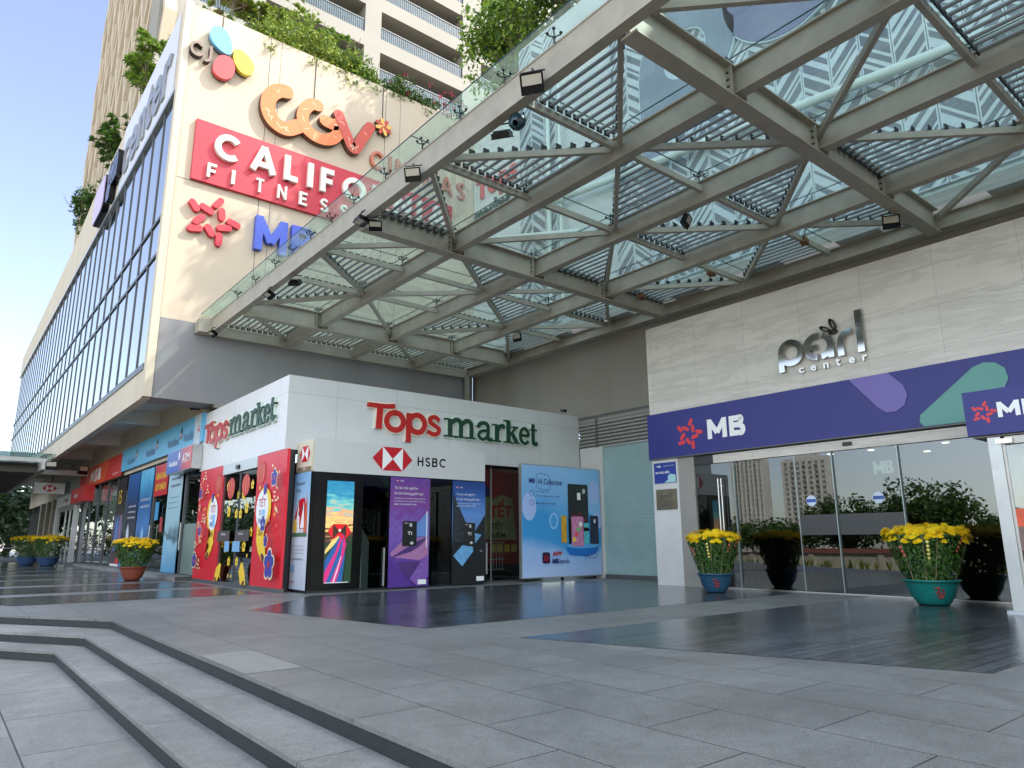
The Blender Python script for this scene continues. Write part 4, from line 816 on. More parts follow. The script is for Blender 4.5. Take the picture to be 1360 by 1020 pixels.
a.t('APP', 15.78, 16.22, .78, .92, dred, .04); a.t('MB', 15.78, 16.06, .54, .7, nv, .05); a.t('bank', 16.09, 16.55, .54, .7, nv, .0)
a.s([(17.28, .62), (17.4, .82), (17.48, .66), (17.6, .82), (17.68, .66), (17.9, .84)], .015, nv); a.build('print', t)
# festive shopfront facing west
t = thing('shop_entrance', 'festive red market entrance with yellow blossoms and lanterns on its glass doors', 'entrance', (7.1, 0, 0), FW)
ry = C('poster_red', (212, 24, 44), rough=.35, var=.06); yl = C('poster_yellow', (242, 200, 48), rough=.4, var=.05); pbu = C('poster_purple', (58, 56, 150), rough=.4, var=.15, vs=12); pale = C('poster_pale', (238, 224, 178), rough=.4, var=.02)
b = MB(); b.box(-20.4, -18.2, -.03, .05, .1, 3.7, ry); b.build('panel', None, t); b = MB(); b.box(-26.05, -23.5, -.03, .05, .1, 3.7, ry); b.build('panel', None, t)
for x0, x1 in ((-23.49, -21.97), (-21.93, -20.41)):
    b = MB(); b.box(x0, x1, .02, .035, .06, 3.36, shop_glass); d = b.build('door', None, t); b = MB(); b.box(x0+.0, x0+.03, .0, .055, .05, 3.37); b.box(x1-.03, x1, .0, .055, .05, 3.37); b.build('frame', frame_grey, d)
b = MB(); b.box(-23.49, -20.41, -.06, .1, 3.38, 3.7); b.build('door_header', C('pale_header', (196, 204, 202), rough=.4, var=.03), t); box('sensor', -22.1, -21.85, -.12, -.061, 3.46, 3.58, black_m, t)
box('sill', -26.05, -18.2, -.05, .1, 0.004, .1, frame_grey, t)
a = Art(.034)
def blossom(a, x, z, s, m):
    for k in range(5): q = R(90+72*k); a.p(ell(x+s*.5*math.cos(q), z+s*.55*math.sin(q), s*.34, s*.36, 10), m)
def lantern(a, x, z, s=1):
    a.p(ell(x, z, .36*s, .34*s), C('lantern_red', (196, 50, 44), rough=.4))
    for k in (-.2, 0, .2): a.p(ell(x+k*s, z, .02, .3*s, 10), C('lantern_line', (236, 150, 110)))
    a.p(rect(x-.06*s, x+.06*s, z-.48*s, z-.38*s), yl)
def balloon(a, x, z, s, f):
    a.p(ell(x+.3*s*f, z+.05, .36*s, .5*s), yl); a.p(ell(x+.1*s*f, z+.1, .5*s, .52*s), yl)
    a.p([(x-.3*s, z-.42*s), (x+.3*s, z-.42*s), (x+.26*s, z-.7*s), (x+.42*s*f, z-1.0*s), (x+.5*s*f, z-1.3*s), (x+.22*s*f, z-1.38*s), (x-.1*s*f, z-1.15*s), (x-.3*s*f, z-.85*s)], yl)
    a.p(ell(x+.3*f*s, z-1.3*s, .2*s, .09*s, 12, -.5*f), C('brown_print', (96, 44, 36))); a.p(ell(x, z+.02, .47*s, .52*s), white_m); a.p(ell(x+.15*f, z+.55*s, .13, .16), pbu)
    a.t('TẾT', x-.26*s, x+.26*s, z+.08*s, z+.42*s, dred, .015); a.t('TỪ', x-.22*s, x-.02*s, z-.15*s, z+.02*s, pbu, .01); a.t('NƠI', x-.22*s, x+.0*s, z-.38*s, z-.2*s, pbu, .01); a.p(rrect(x+.03, x+.25*s, z-.4*s, z, .03), C('print_sky', (130, 190, 232)))
    a.t('2024', x-.16*s, x+.16*s, z-.7*s, z-.54*s, C('brownish', (150, 96, 30)), .01)
lantern(a, -23.9, 3.15, .9); lantern(a, -20.05, 3.2, 1.0); balloon(a, -24.22, 2.15, 1.0, -1); balloon(a, -19.72, 2.15, 1.0, 1)
rnd = random.Random(3)
for x0, x1 in ((-26, -23.55), (-20.35, -18.25)):
    n = 0
    while n < 70:
        x = rnd.uniform(x0+.12, x1-.12); z = rnd.uniform(.3, 3.55); c0 = -24.22 if x0 < -22 else -19.72
        if abs(x-c0) < .62 and z > .1: 
            n += 1; continue
        q = rnd.random()
        if q < .5: a.p(ell(x, z, .04, .05, 8, rnd.random()), rnd.choice((yl, pale, C('pk', (236, 110, 110)))))
        elif q < .6:
            for kx, kz in ((-.12, -.1), (0, 0), (.12, -.1), (0, .12)): a.p(rect(x+kx-.06, x+kx+.06, z+kz-.025, z+kz+.025), pale)
        elif q < .72: a.p(ell(x, z, .08, .12, 10, .3), pale); a.p(ell(x, z, .045, .07, 10, .3), dred)
        else: a.p(ell(x, z, .03, .07, 6, 1), pale)
        n += 1
for x, z, s in ((-25.5, .7, .28), (-25.35, 2.9, .2), (-18.62, .7, .42), (-18.6, 2.95, .26), (-18.9, 1.3, .18), (-19.15, 1.75, .24), (-24.9, 1.65, .2)):
    blossom(a, x, z, s*1.15, pale); blossom(a, x, z, s, pbu)
a.build('festive_print', t)
a = Art(.0); a.y = -.018
for x, z, s in ((-23.08, 3.0, .17), (-22.01, 2.69, .17), (-21.56, 2.68, .17), (-22.76, 2.2, .2), (-22.04, 2.12, .17), (-21.64, 2.1, .17), (-21.11, 2.26, .2), (-23.31, 1.46, .16), (-22.69, 1.12, .19), (-22.31, .71, .16), (-21.57, .72, .16), (-21.03, 1.16, .2), (-20.5, 1.55, .16), (-22.2, .3, .07), (-21.9, .3, .07), (-20.6, 2.9, .16), (-22.9, .25, .07), (-20.6, .9, .07)):
    blossom(a, x, z, s, yl)
lantern(a, -22.45, 2.9, .95); lantern(a, -21.1, 2.92, .95)
a.p([(-23.42, .12), (-23.25, .5), (-22.95, .66), (-22.8, .62), (-22.85, .35), (-23.1, .1)], yl); a.p(ell(-23.26, .16, .13, .06, 12, -.4), MC['brown_print']); a.p([(-20.5, .1), (-20.62, .4), (-20.85, .7), (-21.0, .7), (-21.15, .45), (-20.95, .1)], yl); a.p(ell(-20.72, .14, .13, .06, 12, .4), MC['brown_print'])
a.p(rect(-23.4, -22.2, 1.3, 1.62), C('frost_band', (70, 60, 62), rough=.4)); a.p(rect(-21.7, -20.5, 1.3, 1.62), MC['frost_band']); a.t('Xin chào', -23.0, -22.6, 1.48, 1.56, white_m); a.t('Xin chào', -21.4, -21.0, 1.48, 1.56, white_m)
a.p(rect(-22.6, -22.15, 1.0, 1.3), C('notice_blue', (120, 170, 206), rough=.5)); a.p(rect(-21.85, -21.2, 1.0, 1.3), MC['notice_blue']); a.build('door_stickers', t)
# ---------------------------------------------------------------- bank shopfronts further left
fx = 7.1
def wsg(name, label, x0, x1, z0, z1, m, cat='sign', th=.08, xx=fx):
    t = thing(name, label, cat, (xx, 0, 0), FW); b = MB(); b.box(x0, x1, -th, 0, z0, z1); b.build('panel', m, t); return t
vb = C('bank_sky_blue', (96, 178, 218), rough=.4, var=.04, vs=.6); vtxt = C('steel_text', (70, 110, 150), rough=.4)
t = wsg('bank_fascia_sign', 'long sky blue fascia with four repeated bank names above the posters', -40.1, -26.15, 4.78, 5.84, vb)
a = Art(.083)
for x in (-38.75, -34.8, -31.0, -28.9+.0):
    if x > -30: x = -28.6
    a.t('VietinBank', x, x+1.75 if x < -30 else x+1.6, 5.0, 5.34, vtxt, .01)
    c_ = x+2.0; a.p(ell(c_, 5.42, .13, .22), nv); a.p(ell(c_, 5.3, .12, .13), C('logo_red', (196, 50, 60))); a.p(ell(c_, 5.34, .05, .08), white_m)
a.build('lettering', t)
t = wsg('bank_fascia_sign', 'pale end piece of the blue fascia beside white market fascia', -27.2, -26.45, 4.7, 5.84, C('pale_end', (190, 204, 216), rough=.4), th=.1)
msb = C('fascia_red', (196, 44, 36), rough=.4, var=.04); mor = C('fascia_orange', (222, 84, 40), rough=.4, var=.03)
t = wsg('bank_fascia_sign', 'red and orange fascia with white bank letters beyond the blue fascia', -53.0, -40.12, 4.6, 5.76, msb)
a = Art(.083); a.p([(-52.8, 4.62), (-44.5, 4.62), (-43.5, 5.74), (-52.8, 5.74)], mor); a.p([(-52.8, 4.62), (-51, 4.62), (-50, 5.74), (-52.8, 5.74)], msb); caps_art(a, 'MSB', -49.0, -45.8, 4.85, 5.5, white_m, .24, .2); a.t('msb.com', -42.2, -40.7, 4.78, 4.9, white_m); a.build('lettering', t)
t = wsg('bank_fascia_sign', 'lower red box sign hanging beneath the orange part of fascia', -52.9, -47.6, 3.7, 4.58, C('bright_red', (204, 36, 40), rough=.35), th=.5)
a = Art(.503); a.t('MSB', -51.6, -50.2, 4.0, 4.25, white_m, .03); a.build('lettering', t)
t = thing('cash_machine_sign', 'blue to red box sign over the glass door next to the festive entrance', 'sign', (6.75, 0, 0), FW)
b = MB(); b.box(-29.6, -26.2, 0, .34, 3.82, 4.66, alu); b.build('box', None, t)
g = photo_mat('atm_gradient', [(0, (60, 110, 190)), (.45, (70, 90, 170)), (.7, (190, 70, 80)), (1, (206, 80, 84))], .4, .35, 'X'); b = MB(); b.box(-29.58, -26.22, -.012, -.001, 3.84, 4.64); b.build('face', g, t)
a = Art(.013); a.t('VietinBank', -29.3, -28.0, 4.08, 4.28, white_m, .02); a.p(ell(-27.85, 4.4, .1, .16), white_m); a.t('ATM', -27.4, -26.45, 4.1, 4.42, white_m, .02); a.build('lettering', t)
# shopfront glazing
t = thing('shopfront', 'long aluminium framed bank shopfront below the coloured fascias', 'shopfront', (7.3, 0, 0), FW)
b = MB(); b.box(-52.9, -26.1, .0, .012, .14, 4.6); b.build('glass', shop_glass, t)
for x in (-52.9, -49.8, -47.2, -44.3, -41.7, -39, -36.3, -33.6, -31.1, -28.6, -26.1): box('mullion', x-.06, x+.06, -.06, .06, .13, 4.64, frame_grey, t)
box('transom', -52.9, -26.1, -.055, .055, 4.6, 4.76, frame_grey, t); box('transom', -52.9, -26.1, -.055, .055, .02, .14, frame_grey, t)
box('inner_wall', -53, -26, 3, 3.1, 0, 5, dark_in, t)
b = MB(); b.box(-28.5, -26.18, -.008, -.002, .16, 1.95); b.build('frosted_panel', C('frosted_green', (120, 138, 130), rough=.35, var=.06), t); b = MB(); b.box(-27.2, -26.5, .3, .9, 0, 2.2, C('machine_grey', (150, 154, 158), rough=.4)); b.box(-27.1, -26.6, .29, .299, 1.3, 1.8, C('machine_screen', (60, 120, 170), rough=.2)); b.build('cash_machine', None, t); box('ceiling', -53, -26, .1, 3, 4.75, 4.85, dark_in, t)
for x in (-28.45, -33.3, -44.8, -48): 
    b = MB(); b.tube((x, -.14, 1.0), (x, -.14, 2.0), .025, 8); b.tube((x, -.14, 1.1), (x, -.05, 1.1), .015, 6); b.tube((x, -.14, 1.9), (x, -.05, 1.9), .015, 6); b.build('handle', alu, t)
G3 = 'window posters along the bank shopfront'
def wp_(label, x0, x1, z0, z1, cols_, sc=1.2): return poster(label, (7.23, 0, 0), FW, x0, x1, z0, z1, cols_, group=G3, sc=sc)
t = wp_('pale blue poster with skyline, next to the cash machine door', -31.0, -28.95, .16, 4.5, [(0, (90, 160, 200)), (.28, (150, 196, 214)), (.32, (60, 90, 100)), (.4, (150, 190, 200)), (.8, (176, 206, 216)), (1, (150, 200, 222))])
a = Art(.022)
for k in range(3): a.t('CÙNG BẠN KHÁM PHÁ', -30.6, -29.2, 3.95-k*.28, 4.1-k*.28, nv, .01)
for k in range(3): a.p(rect(-30.7, -29.2, 3.0-k*.2, 3.02-k*.2), vtxt)
a.build('print', t)
t = wp_('red welcome poster with yellow words above the glass door', -33.45, -31.25, 3.2, 4.52, [(0, (196, 30, 36)), (1, (206, 34, 40))])
a = Art(.022); a.t('KÍNH CHÀO', -33.2, -31.5, 3.9, 4.25, yl, .03); a.t('QUÝ KHÁCH', -33.2, -31.5, 3.4, 3.78, yl, .03); a.build('print', t)
for z0, z1, x0, x1, c_, lb in ((2.2, 2.95, -32.9, -32.35, (60, 150, 200), 'small blue notice on the glass door under the welcome poster'), (1.7, 2.3, -31.9, -31.5, (170, 50, 56), 'small red notice on the glass door under welcome poster')):
    t = wp_(lb, x0, x1, z0, z1, [(0, c_), (1, c_)])
t = wp_('deep blue poster with pale figure, right of two blue ones', -36.2, -33.75, .95, 4.52, [(0, (20, 60, 110)), (.3, (60, 120, 180)), (.6, (30, 90, 150)), (.85, (90, 180, 220)), (1, (110, 190, 226))])
a = Art(.022)
for k in range(2): a.t('CHUYỂN TIỀN QUỐC TẾ', -35.8, -34.0, 3.1-k*.3, 3.25-k*.3, white_m, .01)
a.p([(-35.3, 1.0), (-34.5, 1.0), (-34.6, 1.7), (-34.8, 2.0), (-35.1, 1.8)], C('fig_pale', (130, 180, 220), rough=.5)); a.build('print', t)
t = wp_('navy poster with white figure, left of two blue ones', -38.8, -36.4, .95, 4.52, [(0, (16, 24, 44)), (.5, (20, 36, 66)), (.8, (30, 80, 140)), (1, (34, 96, 160))])
a = Art(.022)
for k in range(3): a.t('ƯU ĐÃI THẺ TÍN DỤNG', -38.3, -36.7, 2.9-k*.26, 3.03-k*.26, white_m, .01)
a.p([(-38.2, 1.1), (-37.6, 1.1), (-37.6, 1.7), (-37.9, 2.2), (-38.2, 1.8)], C('fig_white', (200, 210, 216), rough=.5)); a.build('print', t)
t = wp_('plain sky blue strip low under the two blue posters', -39.1, -33.7, .16, .93, [(0, (60, 140, 190)), (1, (100, 180, 216))])
t = wp_('black poster of people with gold numerals and red corner', -41.3, -39.25, .16, 4.5, [(0, (90, 60, 60)), (.2, (60, 40, 50)), (.45, (80, 100, 150)), (.6, (40, 34, 36)), (1, (30, 28, 28))], 2.5)
a = Art(.022); a.t('15', -40.9, -40.2, 3.2, 3.9, yl); a.p([(-40.2, .3), (-39.3, .3), (-39.3, 1.1)], red_m); a.p([(-40.9, .9), (-40.3, .9), (-40.4, 2.3), (-40.7, 2.6)], C('fig_blue', (90, 130, 190), rough=.5)); a.p([(-40.1, 1.1), (-39.5, 1.1), (-39.6, 2.6), (-39.9, 2.7)], C('fig_mauve', (150, 110, 130), rough=.5)); a.p(rect(-41.28, -39.27, .17, .28), white_m); a.build('print', t)
# small bank lobby and dark glazing at the far end
t = thing('bank_lobby', 'small pale bank lobby with white posts beyond the red fascia', 'shopfront', (7.1, 0, 0), FW)
box('fascia', -63.2, -53.05, -.05, .1, 4.6, 5.75, C('lobby_grey', (150, 150, 142), rough=.5), t); box('sign_panel', -63.2, -53.05, -.08, .1, 3.85, 4.58, white_paint, t); box('door_header', -62.8, -53.3, -.02, .1, 3.5, 3.84, alu, t)
box('post', -54.2, -53.1, -.1, .1, .0, 3.84, white_paint, t); box('post', -63.2, -62.2, -.1, .1, 0, 3.84, white_paint, t); box('glass', -62.1, -54.3, .03, .045, .05, 3.5, shop_glass, t); box('inner_wall', -62.1, -54.3, 1.5, 1.6, 0, 3.8, C('inner_pale', (120, 124, 96), rough=.8), t)
for x in (-56.5, -58.5): box('mullion', x-.05, x+.05, -.02, .1, .05, 3.5, alu, t)
a = Art(.082); hexlogo(a, -59.3, 4.22, .34, MC['emblem_red'], white_m); a.t('HSBC', -58.7, -57.4, 4.1, 4.34, black_m, .02); a.build('lettering', t); a = Art(.052); a.p(rect(-60, -57.5, 4.75, 5.5), dark_frame); a.build('plaque', t)
t = thing('projecting_sign', 'small white box sign with red hexagon hung from the far canopy', 'sign', (5.7, 55, 0))
b = MB(); b.box(-.95, .75, -.1, .1, 4.45, 5.15); b.build('box', white_paint, t); a = Art(.102); hexlogo(a, -.1, 4.8, .42, MC['emblem_red'], white_m); a.build('emblem', t); b = MB(); b.tube((0, 0, 5.15), (0, 0, 5.9), .04, 6); b.build('hanger', dark_frame, t)
t = thing('shopfront', 'dark glazed frontage with pale stone posts at the far end', 'shopfront', (7.1, 0, 0), FW)
box('wall', -85, -63.25, .5, .6, 0, 6, C('far_dark', (46, 50, 52), rough=.5), t); box('glass', -85, -63.3, .3, .32, .1, 4.0, shop_glass, t)
for k, x in enumerate((-65.5, -69, -73)): box('post', x-.5, x+.5, -.1, .29, 0, 4.6, C('stone_post', (150, 140, 122), rough=.6), t)
for k in range(8): box('mullion', -84+k*1.2, -83.9+k*1.2, .2, .29, 0, 4.0, frame_grey, t)
# far canopy
t = thing('far_canopy', 'low steel and glass canopy over the plaza at the far left', 'canopy', (0, 47, 0))
fcd = C('far_canopy_dark', (92, 90, 84), rough=.6); fc = C('far_canopy_steel', (196, 194, 186), rough=.5); b = MB(); b.box(-8, 4.25, 0, .18, 5.72, 5.95); b.build('edge_beam', fc, t)
b = MB(); b.box(4.26, 4.5, -.3, 24, 5.3, 5.9); b.build('edge_beam', fc, t)
for k in range(12): b = MB(); b.box(-8, 4.25, 1.6+k*2, 1.8+k*2, 5.25, 5.65); b.build('beam', fcd, t)
b = MB()
for k in range(46): b.box(-8, 4.2, .4+k*.5, .84+k*.5, 5.66, 5.7)
b.build('slats', fcd, t); b = MB(); b.box(-8, 4.9, -.5, 24, 6.15, 6.17); b.build('glass_roof', canopy_glass, t); b = MB(); b.tube((4.35, .3, 5.9), (4.35, -.4, 6.16), .04, 6); b.tube((-1, .3, 5.9), (-1, -.4, 6.16), .04, 6); b.build('strut', alu, t)
b = MB(); b.box(4.5, 7.0, 3, 3.3, 5.3, 5.6); b.build('arm', fc, t)
floodlight((4.7, 46.6, 5.9), 'floodlight at the corner of the low far canopy', -.3, .2, 1.7); floodlight((1.9, 49, 5.5), 'left floodlight under the low far canopy', 0, .9, 1.7); floodlight((6.0, 45, 5.6), 'floodlight between red fascia and the low far canopy', .5, .2, 1.7)
t = thing('railing', 'thin steel handrail crossing the plaza at the far left edge', 'railing', (0, 58, 0)); b = MB(); b.tube((0, 0, 1.0), (6, 0, 1.0), .04, 8); b.build('rail', alu, t); b = MB()
for x in (1, 3, 5): b.tube((x, 0, 0), (x, 0, 1), .03, 6)
b.build('post', alu, t)
# ---------------------------------------------------------------- entrance: banner, lettering, doors
t = thing('bank_banner', 'long navy banner with red star, white capitals and two rounded bars over the doors', 'banner', (16.6, 0, 0), FW)
b = MB(); b.box(-13.83, 24, -.09, -.002, 3.63, 4.97, navy); b.build('panel', None, t)
a = Art(.093); star(a.b, -12.28, 4.25, .47, C('banner_red', (214, 44, 52), rough=.4, var=.02), .0006, .0942); a.k = 9; caps_art(a, 'MB', -11.68, -10.48, 4.0, 4.55, white_m, .26, .14)
lav = C('banner_lavender', (112, 98, 168), rough=.45, var=.03); mint = C('banner_mint', (92, 150, 140), rough=.45, var=.03)
a.p([(-7.62, 4.965), (-6.72, 4.965), (-6.42, 4.62), (-6.36, 4.4), (-6.44, 4.18), (-6.62, 4.06), (-6.84, 4.06), (-7.02, 4.2)], lav)
a.p([(-6.15, 3.9), (-6.18, 3.75), (-6.1, 3.64), (-5.2, 3.64), (-4.52, 4.22), (-4.42, 4.42), (-4.46, 4.64), (-4.62, 4.78), (-4.82, 4.82), (-5.02, 4.76)], mint); a.build('print', t)
box('lower_edge', -13.83, 24, -.1, -.002, 3.6, 3.628, frame_grey, t)
t = thing('wall_lettering', 'mirror chrome lowercase lettering with a butterfly on the veined marble', 'sign', (16.6, 0, 0), FW)
def cst(pts, w, k=0, m=chrome, caps=False, name='letter', d=.08):
    b = MB()
    for j, (q, ww) in enumerate(zip(pts, w)): stroke(b, q, ww, d+.002*(j+k), m, .02, 6, caps=caps)
    b.build(name, None, t)
cst([ring(-9.02, 5.93, .27, 180, -170, 14), [(-9.29, 5.95), (-9.29, 5.46)]], [.155, .15])
cst([ring(-8.32, 5.94, .27, 75, 270, 10), [(-8.55, 5.93), (-8.3, 5.93)]], [.155, .13])
cst([ring(-8.24, 5.94, .27, 72, -85, 10), [(-7.97, 5.98), (-7.97, 5.6)]], [.155, .15])
cst([[(-7.72, 5.58), (-7.72, 5.92), (-7.62, 6.1), (-7.44, 6.17)]], [.15]); cst([[(-7.24, 5.58), (-7.24, 6.62)]], [.16])
cst([ell(-7.88, 6.42, .05, .14, 12, .35)+[ell(-7.88, 6.42, .05, .14, 12, .35)[0]], ell(-8.08, 6.34, .045, .12, 12, 1.0)+[ell(-8.08, 6.34, .045, .12, 12, 1.0)[0]], ell(-7.88, 6.22, .09, .04, 12, .2)+[ell(-7.88, 6.22, .09, .04, 12, .2)[0]]], [.03, .03, .03], m=C('bronze_dark', (44, 34, 28), rough=.2, metal=.6), name='butterfly')
for k, ch in enumerate('center'):
    x = -8.86+k*.32; text_fit(ch, x, x+(.11 if ch in 'tr' else .14), 5.36 if ch != 't' else 5.36, 5.5 if ch != 't' else 5.56, .05, chrome_soft, .03, .01).build('letter', None, t)
dr = thing('glass_entrance', 'wide dark glass sliding doors below a pale marble header', 'door', (16.66, 0, 0), FW)
xs_ = [-12.28, -11.02, -9.25, -8.3, -6.78, -4.4, -2.0, .4, 2.8, 5.2]
for k in range(len(xs_)-1):
    nm = 'door' if k in (1, 2, 3) else 'glass_pane'; x0, x1 = xs_[k], xs_[k+1]
    b = MB(); b.box(x0+.012, x1-.012, 0 if k != 2 else -.05, .012 if k != 2 else -.038, .03, 3.32, shop_glass); d = b.build(nm, None, dr)
    b = MB(); b.box(x1-.011, x1+.009, -.055, .02, .03, 3.32); b.build('frame', C('glass_bar', (150, 162, 160), rough=.3, metal=.4, var=0), d)
box('threshold', -12.28, 5.2, -.08, .08, .006, .03, chrome_soft, dr); box('door_header', -11.62, -4.9, -.08, .1, 3.33, 3.56, wall_stone, dr); box('header_frame', -12.29, 5.2, -.02, .09, 3.561, 3.6, dark_frame, dr); box('header_frame', -12.29, -11.63, -.02, .09, 3.33, 3.56, dark_frame, dr)
box('sensor', -7.95, -7.75, -.14, -.081, 3.42, 3.5, black_m, dr)
b = MB(); b.box(-9.24, -8.31, -.0525, -.051, 1.36, 1.84); b.box(-8.28, -6.79, -.0025, -.001, 1.36, 1.84); b.build('frosted_band', C('frost', (52, 54, 56), rough=.3, var=.03), dr)
for x in (-8.9, -7.32): a = Art(.004 if x > -8 else .054); a.p(ell(x, 1.98+.2, .13, .13), C('sticker_white', (200, 214, 230), rough=.4)); a.p(rect(x-.12, x+.12, 2.14, 2.22), C('sticker_blue', (40, 80, 160), rough=.4)); a.build('round_sticker', dr)
for x in (-11.5, -11.4): b = MB(); b.tube((x, -.1, .7), (x, -.1, 2.9), .02, 8); b.tube((x, -.1, 1), (x, 0, 1), .012, 6); b.tube((x, -.1, 2.7), (x, 0, 2.7), .012, 6); b.build('handle', chrome_soft, dr)
t = thing('wall_sign', 'small navy plate with white words on the white pier', 'sign', (16.6, 0, 0), FW)
b = MB(); b.box(-13.72, -12.92, -.02, 0, 2.9, 3.5, C('plate_navy', (26, 52, 140), rough=.4)); b.build('plate', None, t); a = Art(.022); a.t('MB', -13.6, -13.45, 3.37, 3.42, white_m, .03); a.t('NGÂN HÀNG QUÂN ĐỘI', -13.35, -12.98, 3.38, 3.42, white_m); a.t('MB THẢO ĐIỀN', -13.66, -13.15, 3.18, 3.27, white_m, .03); a.p([(-13.35, 2.91), (-12.93, 2.91), (-12.93, 3.12), (-13.12, 3.16), (-13.22, 3.08), (-13.2, 3.0)], C('mint_pale', (160, 206, 206), rough=.4)); a.build('print', t)
t = thing('wall_plaque', 'square brushed metal plaque below the navy plate', 'plaque', (16.6, 0, 0), FW)
b = MB(); b.box(-13.68, -12.93, -.025, 0, 2.13, 2.72, mat('brass_grey', lin((132, 126, 106)), .32, .8, var=.25, vs=4)); b.build('plate', None, t); a = Art(.027); a.t('pearl', -13.5, -13.1, 2.42, 2.6, C('engraved', (84, 80, 68), rough=.4), .01); a.t('center', -13.45, -13.15, 2.34, 2.39, MC['engraved']); a.p(rect(-13.55, -13.05, 2.24, 2.25), MC['engraved']); a.build('engraving', t)
t = thing('lit_sign', 'glowing white initials on the back wall behind the glass doors', 'sign', (18.6, 0, 0), FW)
star(b := MB(), -8.5, 3.05, .2, C('dim_star', (110, 30, 36), rough=.5), .02); b.build('emblem', None, t); gw = C('glow_white', (200, 226, 200), emit=.5, var=0)
for q in caps_run('MB', -8.2, -7.72, 2.88, 3.2, .04, gw, .26, 0, .14): q.build('letter', None, t)
for k, (x, y) in enumerate(((19, 9.5), (19, 8.4), (19, 6.6), (20.5, 7.6), (21, 5.6))):
    b = MB(); b.lathe((x, y, 3.54), [(.001, 0), (.08, 0), (.08, .018)], 14); o = tag(b.build('ceiling_light', C('lamp_glow', (255, 240, 214), emit=6, var=0)), 'small round recessed ceiling light inside the bank lobby', 'ceiling light', 'recessed lights inside the lobby')
# vestibule at the right edge
vs_ = thing('bank_vestibule', 'small glass bank vestibule with pale metal posts at the right edge', 'vestibule', (14.4, 4.4, 0))
def vb_(name, x0, x1, y0, y1, z0, z1, m, par=None): return box(name, x0-14.4, x1-14.4, y0-4.4, y1-4.4, z0, z1, m, par or vs_)
vb_('post', 14.4, 14.52, 4.13, 4.33, 0, 3.0, alu); vb_('post', 16.35, 16.5, 4.2, 4.33, 0, 3.0, alu)
vb_('roof', 14.5, 16.5, -6, 4.6, 3.03, 3.12, alu); vb_('glass_pane', 14.53, 16.34, 4.28, 4.29, .05, 3.0, clear_glass)
d = vb_('door', 14.44, 14.455, 2.6, 4.08, .05, 2.85, glass('door_glass', (.95, .97, .97), 1.9, (.7, .72, .72)))
vb_('frame', 14.43, 14.47, 4.083, 4.128, .05, 2.9, C('pale_metal', (188, 186, 178), rough=.35, metal=.3)); vb_('frame', 14.43, 14.47, -6, 4.08, 2.87, 3.0, MC['pale_metal']); vb_('glass_pane', 14.44, 14.455, -6, 2.55, .05, 2.85, MC['door_glass'])
vb_('hinge', 14.36, 14.44, 3.95, 4.2, 2.88, 2.96, chrome_soft); b = MB(); b.tube((-.08, -.66, .75), (-.08, -.66, 1.9), .022, 8); b.tube((-.02, -.8, .75), (-.02, -.8, 1.9), .022, 8); b.build('handle', chrome_soft, vs_)
b = MB(); b.box(.035, .037, -3.3, -.1, 1.45, 1.75, C('sticker_orange', (226, 90, 50), rough=.4, var=.3, vs=5)); b.box(.035, .037, -3.3, -.1, 1.05, 1.449, C('sticker_grey', (128, 100, 92), rough=.4, var=.2, vs=5)); b.build('window_sticker', None, vs_)
vb_('base', 14.3, 14.6, 3.4, 4.4, 0.004, .06, C('pale_base', (190, 194, 196), rough=.5)); flat('red_carpet', [(14.7, -5), (16.3, -5), (16.3, 4.2), (14.7, 4.2)], .008, C('red_carpet', (150, 40, 34), rough=.9, var=.1))
t = thing('bank_sign', 'navy box sign with red star and white capitals above the vestibule', 'sign', (14.4, 0, 0), FW)
b = MB(); b.box(-4.6, 5, -.08, 1.9, 3.05, 3.85, navy); b.build('box', None, t); a = Art(.083); star(a.b, -4.28, 3.46, .21, MC['banner_red'], .0006, .0842); a.k = 9; caps_art(a, 'MB', -4.08, -3.44, 3.33, 3.6, white_m, .24, .12); a.build('print', t)
